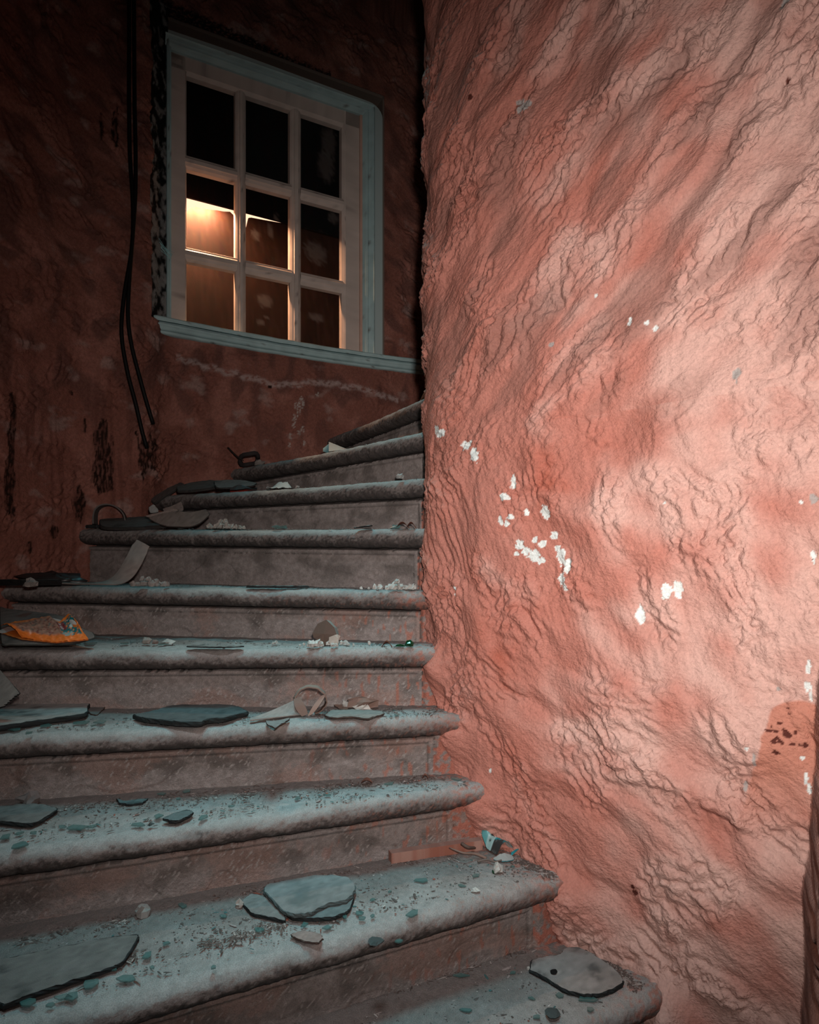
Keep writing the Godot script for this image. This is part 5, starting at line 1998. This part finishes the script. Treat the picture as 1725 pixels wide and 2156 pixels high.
	for e in [[[[480, 3.00, 0.085], [498, 2.94, 0.038], [512, 2.90, 0.012]], "dark stick poking up at the left end of the ninth step", 9], [[[292, 2.80, 0.0], [310, 2.78, 0.020], [334, 2.76, 0.050]], "reddish bent twig against the wall at the left end of the eighth step", 7]]:
		var pts := []
		for q in e[0]:
			pts.append(atd(e[2], q[0], q[1], q[2] + (0.10 if e[2] == 7 else 0.0)))
		st = begin()
		tube(st, smooth_path(pts, 8), 0.004, 6, Color(0.05, 0.035, 0.03) if e[2] == 9 else Color(0.20, 0.10, 0.08), 0.003)
		o = put("twig", finish(st), M.dusty)
		tag(o, e[1], "twig")
	# black plastic bag slumped in the left corner of the sixth step
	var st2 := lump(atd(6, 112, 2.24, 0.0), Vector3(0.10, 0.026, 0.03), 8.1, Color(0.022, 0.02, 0.02), false)
	o = put("plastic_bag", st2, M.foil)
	tag(o, "slumped black plastic bag against the left wall on the sixth step", "bag")
	# dry leaves
	for e in [[5, 815, 1.955, 0.012, "dry rust brown leaf near the right end of the fifth step"], [7, 848, 2.13, 0.017, "curled brown leaf at the right end of the seventh step"], [7, 866, 2.125, 0.012, "small brown leaf beside the pilaster on the seventh step"]]:
		g = []
		var c := atd(e[1 - 1], e[1], e[2], 0.004)
		for i in 9:
			var row := []
			for j in 5:
				var t := i / 8.0
				var w := j / 4.0 - 0.5
				row.append(c + Vector3((t - 0.5) * e[3] * 2.4, 0.010 * sin(t * PI) + 0.012 * absf(w) * sin(t * 4.0), w * e[3] * 2.0 * sin(t * PI * 0.96 + 0.06)))
			g.append(row)
		o = put("dry_leaf", sheet(g, 0.0008, func(t, _w, _up): return Color(0.15, 0.055, 0.035) * (0.7 + 0.6 * t), Vector3.UP), M.dusty)
		tag(o, e[4], "leaf")
	for e in [[3, 772, 1650, 0.012, "brown curled leaf at the back of the third step"], [3, 895, 1640, 0.007, "tiny reddish leaf scrap near the right end of the third step"]]:
		g = []
		var c := pin(e[0], e[1], e[2], 0.003)
		for i in 9:
			var row := []
			for j in 5:
				var t := i / 8.0
				var w := j / 4.0 - 0.5
				row.append(c + Vector3((t - 0.5) * e[3] * 2.4, 0.008 * sin(t * PI) + 0.010 * absf(w), w * e[3] * 2.0 * sin(t * PI * 0.96 + 0.06)))
			g.append(row)
		o = put("dry_leaf", sheet(g, 0.0008, func(t, _w, _up): return Color(0.20, 0.10, 0.075) * (0.7 + 0.6 * t), Vector3.UP), M.dusty)
		tag(o, e[4], "leaf")


func plaster(white: Color) -> void:
	var o: MeshInstance3D
	# the big broken stone with its pale face on the fifth step
	var rock := base("rubble_stone", atd(5, 682, 2.02))
	var ring := []
	for q in [[0.0, 0.0], [0.026, 0.004], [0.038, 0.030], [0.030, 0.052], [0.006, 0.074], [-0.020, 0.062], [-0.034, 0.034], [-0.030, 0.022], [-0.022, 0.018], [-0.018, 0.0]]:
		ring.append(q)
	var st := begin()
	var n := ring.size()
	for k in n:
		var a: Array = ring[k]
		var b: Array = ring[(k + 1) % n]
		st.set_smooth_group(-1)
		var fa := Vector3(a[0], a[1], 0.012 - a[1] * 0.25)
		var fb2 := Vector3(b[0], b[1], 0.012 - b[1] * 0.25)
		var ba := Vector3(a[0] * 0.8 + 0.010, a[1] * 0.9, -0.028 - a[1] * 0.2)
		var bb := Vector3(b[0] * 0.8 + 0.010, b[1] * 0.9, -0.028 - b[1] * 0.2)
		st.set_color(Color(0.15, 0.105, 0.085) * rng.randf_range(0.85, 1.15))
		tri(st, Vector3(0, 0.034, 0.010), fa, fb2, Vector3(0, 0, 1))
		st.set_color(Color(0.36, 0.32, 0.29) if k < 5 else Color(0.12, 0.09, 0.075))
		quad(st, fa, fb2, bb, ba, (fa + fb2) * 0.5 - Vector3(0, 0.035, 0))
		st.set_color(Color(0.1, 0.08, 0.07))
		tri(st, Vector3(0.008, 0.03, -0.034), ba, bb, Vector3(0, 0, -1))
	put("body", finish(st), M.dusty, rock)
	var o2 := put("mortar_face", lump(Vector3(0.022, 0.010, 0.010), Vector3(0.015, 0.020, 0.007), 2.2, Color(0.58, 0.55, 0.49)), M.dusty, rock)
	o2.rotation.z = -0.45
	tag(rock, "broken brown stone with a pale mortar edge standing on the fifth step", "stone")
	# pinkish block with white underside on the fourth step
	var blk := base("plaster_block", pin(4, 762, 1493))
	o2 = put("body", lump(Vector3(0.0, 0.004, 0.0), Vector3(0.034, 0.022, 0.022), 9.3, Color(0.30, 0.20, 0.165)), M.dusty, blk)
	o2 = put("white_underside", lump(Vector3(0.0, 0.0, 0.016), Vector3(0.024, 0.012, 0.010), 5.1, Color(0.66, 0.66, 0.62)), M.dusty, blk)
	tag(blk, "pinkish broken plaster block with a bright white underside, against the back of the fourth step", "plaster")
	# lumps that stand out
	for e in [[2, 300, 1928, 15, 15, "grey-white rounded plaster lump alone on the left of the second step", Color(0.34, 0.32, 0.30)], [2, 504, 1910, 10, 9, "chalky white lump at the left tip of the cracked slate on the second step", Color(0.52, 0.48, 0.44)], [2, 1048, 1836, 13, 11, "white plaster lump on the second step below the teal packet", white], [3, 62, 1694, 19, 16, "grey mortar lump at the back left of the third step", Color(0.25, 0.245, 0.24)], [4, 728, 1490, 9, 9, "white plaster crumb touching the left side of the pinkish block", white], [4, 684, 1484, 9, 8, "pale blue-white plaster crumb behind the curled flooring loop", Color(0.45, 0.52, 0.52)], [4, 270, 1488, 6, 6, "small white plaster crumb between the big slates of the fourth step", white * 0.8], [1, 1113, 2042, 4, 4, "tiny round white pebble at the left tip of the oval slate", white], [5, 308, 1343, 9, 10, "pale round pebble at the back of the fifth step", Color(0.38, 0.36, 0.33)], [5, 326, 1344, 7, 7, "small pinkish pebble beside the pale pebble on the fifth step", Color(0.27, 0.21, 0.19)], [5, 351, 1350, 13, 6, "flat white plaster crumb right of the two pebbles on the fifth step", white * 0.85], [2, 1000, 1877, 9, 4, "tiny flat white chip near the front right of the second step", white]]:
		var c := pin(e[0], e[1], e[2], 0.0) if e[0] < 5 else atd(5, e[1], 2.04)
		var m: float = -c.z / F
		o = put("plaster_lump", lump(c, Vector3(e[3], e[4], e[3] * 0.9) * m, e[1] * 0.37, e[6]), M.dusty)
		tag(o, e[5], "plaster")
	# crumbs in heaps: each a lump of its own
	var heaps := [
		[5, [[640, 5], [650, 7], [658, 6], [664, 9], [670, 7], [676, 9], [690, 9], [700, 8], [708, 6], [655, 12], [668, 12], [648, 4], [631, 4]], 1.99, "white plaster crumb under the broken brown stone", white],
		[5, [[581, 7], [575, 5], [718, 7], [727, 9], [733, 6], [744, 4], [777, 6]], 2.02, "loose white plaster crumb along the fifth step", white * 0.9],
		[6, [[814, 8], [822, 11], [830, 12], [842, 11], [850, 9], [856, 8], [866, 11], [872, 8], [836, 18], [795, 6], [788, 8], [800, 9], [760, 5], [776, 4]], 2.09, "white plaster crumb at the right end of the sixth step", white * 1.02],
		[6, [[280, 10], [292, 9], [304, 14], [318, 12], [330, 13], [344, 11], [352, 9], [298, 20], [312, 20], [288, 8], [326, 8], [340, 7]], 2.16, "grey-white plaster crumb beside the bent flooring strip", Color(0.40, 0.37, 0.345)],
		[7, [[440, 10], [452, 8], [462, 12], [470, 13], [478, 11], [487, 9], [496, 9], [505, 7], [466, 22], [474, 21], [513, 6], [445, 7]], 2.28, "white plaster crumb right of the brown card pile", Color(0.47, 0.45, 0.41)],
		[7, [[163, 5], [171, 6], [180, 5], [188, 5], [196, 4], [205, 4]], 2.36, "small white crumb at the left tip of the seventh step", Color(0.40, 0.38, 0.35)]]
	for hp in heaps:
		hp[1].sort_custom(func(p, q): return p[0] < q[0])
		var place := 0
		for e in hp[1]:
			var lift := 0.0
			var r: float = e[1]
			if r > 17.0:
				lift = 0.018
				r = 9.0
			var d: float = hp[2] + rng.randf_range(-0.025, 0.025)
			var m := d / F
			o = put("plaster_crumb", lump(atd(hp[0], e[0], d, lift), Vector3(r * 0.62, r * 0.75, r * 0.62) * m, e[0] * 0.71 + r, hp[4] * rng.randf_range(0.85, 1.05)), M.dusty)
			tag(o, "%s, %s from the left" % [hp[3], ORDER[place]], "plaster", "plaster crumbs on the steps")
			place += 1
	for e in [[6, 64, 2.02, 13, "pale squared crumb in front of the dark slate at the left of the sixth step", Color(0.33, 0.31, 0.29)], [9, 546, 2.98, 9, "grey lump beside the rubber loop on the ninth step", Color(0.28, 0.26, 0.24)], [9, 578, 3.02, 5, "tiny pale lump on the ninth step below the scrawled wall", Color(0.33, 0.30, 0.28)], [8, 626, 2.5, 4, "tiny pale crumb right of the tissue on the eighth step", Color(0.40, 0.36, 0.34)], [8, 843, 2.22, 7, "small white flat crumb near the right end of the eighth step", Color(0.42, 0.44, 0.43)], [9, 690, 2.9, 9, "grey plaster lump behind the carton on the ninth step", Color(0.25, 0.25, 0.24)]]:
		var m: float = e[2] / F
		o = put("plaster_lump", lump(atd(e[0], e[1], e[2]), Vector3(e[3], e[3] * 0.9, e[3] * 0.8) * m, e[1] * 0.3, e[5]), M.dusty)
		tag(o, e[4], "plaster")


const ORDER := ["first", "second", "third", "fourth", "fifth", "sixth", "seventh", "eighth", "ninth", "tenth", "eleventh", "twelfth", "thirteenth", "fourteenth", "fifteenth", "sixteenth", "seventeenth", "eighteenth", "nineteenth", "twentieth", "twenty-first", "twenty-second", "twenty-third"]


func shards() -> void:
	var names := ["", "lowest", "second", "third", "fourth", "fifth"]
	# (step, u, v, half width px, half depth px); the first two are singled out
	var big := [[2, 868, 1926, 12, 10, 0.5, "bright teal pointed glass shard near the middle front of the second step"], [2, 265, 2063, 21, 9, 0.1, "squared teal glass shard with a bright edge below the long slate"], [2, 192, 2076, 20, 11, -0.3, "rounded teal glass shard tucked under the tip of the long slate"], [2, 152, 2100, 17, 10, 0.2, "broad teal glass shard at the lower left in front of the long slate"], [2, 57, 2114, 18, 9, 0.0, "teal glass shard with a dark rim nearest the lower left corner"], [3, 40, 1782, 17, 8, 0.1, "dark teal diamond-shaped glass shard at the left of the third step"], [3, 291, 1739, 19, 5, 0.0, "long teal glass shard on the third step left of the pointed slate"], [3, 332, 1721, 10, 5, 0.0, "teal glass shard touching the pointed slate on the third step"], [3, 427, 1724, 9, 5, 0.0, "small teal glass shard right of the pointed slate on the third step"], [2, 308, 2015, 13, 8, 0.0, "teal glass shard right of the long slate's tip"], [2, 885, 1856, 15, 6, 0.2, "dull teal glass shard in the middle of the second step behind the bright one"], [1, 1235, 2105, 24, 8, 0.1, "teal glass shard along the front edge of the oval slate"]]
	for e in big:
		shard(e[0], e[1], e[2], e[3], e[4], e[5], e[6], "")
	var small := {1: [[1180, 2098, 10, 6], [1120, 2105, 8, 3], [1243, 2128, 9, 5], [1130, 2144, 9, 5], [1222, 2025, 7, 4], [982, 2130, 14, 4], [1080, 2050, 8, 3], [968, 2056, 20, 4]], 2: [[1003, 1846, 9, 3], [973, 1868, 10, 3], [785, 1897, 7, 3], [756, 1925, 10, 5], [784, 1931, 6, 4], [762, 1936, 10, 4], [726, 1933, 6, 4], [840, 1985, 8, 4], [640, 1950, 12, 5], [545, 1960, 11, 5], [470, 1932, 9, 4], [385, 1910, 14, 4], [450, 2040, 7, 4], [130, 2104, 20, 7], [105, 2120, 9, 5], [320, 2040, 7, 4], [820, 1880, 5, 2], [350, 1990, 8, 4], [240, 2045, 6, 3], [690, 1955, 12, 5], [1080, 1826, 4, 2]], 3: [[160, 1745, 22, 6], [193, 1743, 12, 4], [130, 1744, 10, 3], [12, 1764, 14, 7], [40, 1757, 9, 3], [75, 1706, 6, 2], [393, 1668, 8, 3], [340, 1674, 9, 3], [375, 1684, 6, 3], [487, 1700, 7, 2], [625, 1683, 8, 3], [820, 1652, 12, 3], [690, 1676, 9, 2], [960, 1643, 13, 3], [70, 1756, 10, 3]], 4: [[170, 1524, 18, 4], [210, 1522, 14, 3], [95, 1530, 12, 3], [30, 1538, 18, 4], [60, 1545, 8, 3], [195, 1530, 6, 2], [836, 1507, 6, 2], [420, 1525, 9, 2]], 5: [[190, 1357, 16, 2], [262, 1356, 10, 2], [345, 1357, 12, 2], [150, 1359, 12, 2]]}
	for k in small:
		small[k].sort_custom(func(p, q): return p[0] < q[0])
		var place := 0
		for e in small[k]:
			shard(k, e[0], e[1], e[2], e[3], rng.randf_range(-0.6, 0.6), "the %s small teal glass shard from the left on the %s step" % [ORDER[place], names[k]], "small glass shards on the steps")
			place += 1
	for e in [[5, 862, 1.985, 0.013, 0.011, "dark green bottle glass lump at the right end of the fifth step"], [5, 842, 1.985, 0.014, 0.004, "flat dark green glass splinter left of the green glass lump"], [6, 700, 2.10, 0.0, 0.0, ""], [7, 590, 2.235, 0.026, 0.007, "dark teal glass piece on the edge of the seventh step"], [7, 832, 2.14, 0.016, 0.008, "teal-grey glass piece beside the leaf on the seventh step"]]:
		if e[5] == "":
			continue
		var o := put("glass_lump", lump(atd(e[0], e[1], e[2]), Vector3(e[3], e[4], e[3] * 0.6), e[1] * 0.1, Color.WHITE), M.bottle_glass if e[0] == 5 else M.shard_glass)
		tag(o, e[5], "glass")
	var og := put("glass_lump", lump(pin(2, 1040, 1838), Vector3(0.005, 0.004, 0.004), 3.0, Color.WHITE), M.bottle_glass)
	tag(og, "tiny dark green glass bit touching the white lump below the teal packet", "glass")


func shard(k: int, u: float, v: float, hw: float, hd: float, turn: float, label: String, group: String) -> void:
	var c := pin(k, u, v, 0.0)
	var d := -c.z
	var rx := hw * d / F
	var rz := hd * d / F * d / maxf(0.2, EYE - c.y)      # a foreshortened depth back to its real one
	rz = clampf(rz, rx * 0.35, rx * 1.6)
	var n := rng.randi_range(4, 6)
	var ring := []
	for i in n:
		var a := TAU * (i + rng.randf_range(-0.3, 0.3)) / n
		var r := rng.randf_range(0.7, 1.15)
		var x := cos(a) * rx * r
		var z := sin(a) * rz * r
		ring.append(c + Vector3(x * cos(turn) - z * sin(turn), 0.0045, x * sin(turn) + z * cos(turn)))
	var st := begin()
	st.set_smooth_group(-1)
	st.set_color(Color.WHITE)
	var up := Vector3(0, 0.003, 0)
	for i in range(1, n - 1):
		tri(st, ring[0], ring[i], ring[i + 1], Vector3.UP)
		tri(st, ring[0] - up, ring[i] - up, ring[i + 1] - up, Vector3.DOWN)
	for i in n:
		var a: Vector3 = ring[i]
		var b: Vector3 = ring[(i + 1) % n]
		quad(st, a, b, b - up, a - up, (a + b) * 0.5 - c)
	var o := put("glass_shard", finish(st), M.shard_glass)
	tag(o, label, "glass shard", group)


func grit() -> void:
	# dust grains, splinters and plaster specks too small to count
	var st := begin()
	st.set_smooth_group(-1)
	st.set_color(Color.WHITE)
	var v := []
	for k in 6:
		var a := TAU * k / 6.0
		v.append(Vector3(cos(a) * rng.randf_range(0.7, 1.2), rng.randf_range(-0.1, 0.2), sin(a) * rng.randf_range(0.7, 1.2)))
	for k in 6:
		tri(st, Vector3(0.1, 0.7, 0.0), v[k], v[(k + 1) % 6], v[k] + Vector3(0, 0.5, 0))
		tri(st, Vector3(0.0, -0.4, 0.0), v[k], v[(k + 1) % 6], v[k] - Vector3(0, 0.5, 0))
	var grain := finish(st)
	var m := StandardMaterial3D.new()
	m.resource_name = "grit"
	m.vertex_color_use_as_albedo = true
	m.roughness = 0.95
	m.cull_mode = BaseMaterial3D.CULL_DISABLED
	var xf := []
	var cs := []
	var f: FastNoiseLite = nz["f"]
	for k in range(1, 10):
		var e := ext_line(k)
		var count: int = [0, 2600, 4200, 3000, 2200, 1400, 900, 900, 600, 300][k]
		for i in count:
			var t := rng.randf_range(0.0, 1.0)
			var fr := pow(rng.randf(), 0.75)
			var a: Vector3 = SR[k].lerp(SL[k], t)
			var b: Vector3 = SR[k + 1].lerp(SL[k + 1], t)
			var p := a.lerp(b, fr)
			if fr < 0.14 or (fr < 0.75 and f.get_noise_2d(p.x * 9.0, p.y * 9.0) < rng.randf_range(-0.25, 0.12)):
				continue
			var r := rng.randf_range(0.0007, 0.0024) * (1.0 if rng.randf() < 0.93 else 1.9)
			var pick := rng.randf()
			var c := Color(0.07, 0.06, 0.055)
			if pick > 0.965:
				c = Color(0.42, 0.40, 0.38)
			elif pick > 0.74:
				c = Color(0.24, 0.21, 0.20)
			elif pick > 0.66:
				c = Color(0.04, 0.10, 0.10)
			elif pick > 0.62:
				c = Color(0.20, 0.06, 0.04)
			var stretch := 1.0 if rng.randf() < 0.75 else rng.randf_range(2.0, 5.0)
			var bs := Basis(Vector3.UP, rng.randf_range(0, TAU)) * Basis.from_scale(Vector3(r * stretch, r * 0.8, r))
			xf.append(Transform3D(bs, P(p.x, a.z - 0.001, p.y)))
			cs.append(c.linear_to_srgb() if m.vertex_color_is_srgb else c)
	for ln in [[1, 1205, 1972, 1345, 2078, 900], [1, 1195, 1970, 700, 2120, 500], [2, 1000, 1768, 1165, 1838, 900], [2, 980, 1790, 560, 1868, 500], [2, 540, 1872, 40, 1985, 600], [3, 945, 1632, 600, 1660, 500], [3, 600, 1662, 30, 1706, 700], [4, 925, 1493, 640, 1497, 350], [2, 20, 2050, 300, 2010, 300], [2, 600, 1945, 420, 1990, 300]]:
		for i in ln[5]:
			var t := rng.randf()
			var p := pin(ln[0], lerpf(ln[1], ln[3], t) + rng.randfn(0.0, 7.0), lerpf(ln[2], ln[4], t) + rng.randfn(2.0, 6.0), 0.0)
			var r := rng.randf_range(0.0008, 0.0026)
			var tone := rng.randf_range(0.6, 1.4)
			var stretch := 1.0 if rng.randf() < 0.6 else rng.randf_range(2.0, 6.0)
			xf.append(Transform3D(Basis(Vector3.UP, rng.randf_range(0, TAU)) * Basis.from_scale(Vector3(r * stretch, r, r)), p))
			cs.append(Color(0.085, 0.06, 0.052) * tone if rng.randf() < 0.8 else Color(0.22, 0.19, 0.175) * tone)
	var mm := MultiMesh.new()
	mm.transform_format = MultiMesh.TRANSFORM_3D
	mm.use_colors = true
	mm.mesh = grain
	mm.instance_count = xf.size()
	for i in xf.size():
		mm.set_instance_transform(i, xf[i])
		mm.set_instance_color(i, cs[i])
	var o := MultiMeshInstance3D.new()
	o.multimesh = mm
	o.material_override = m
	o.name = numbered("grit")
	add_child(o)
	tag(o, "fine grit, splinters and specks of plaster strewn over the stone treads", "grit", "", "stuff")
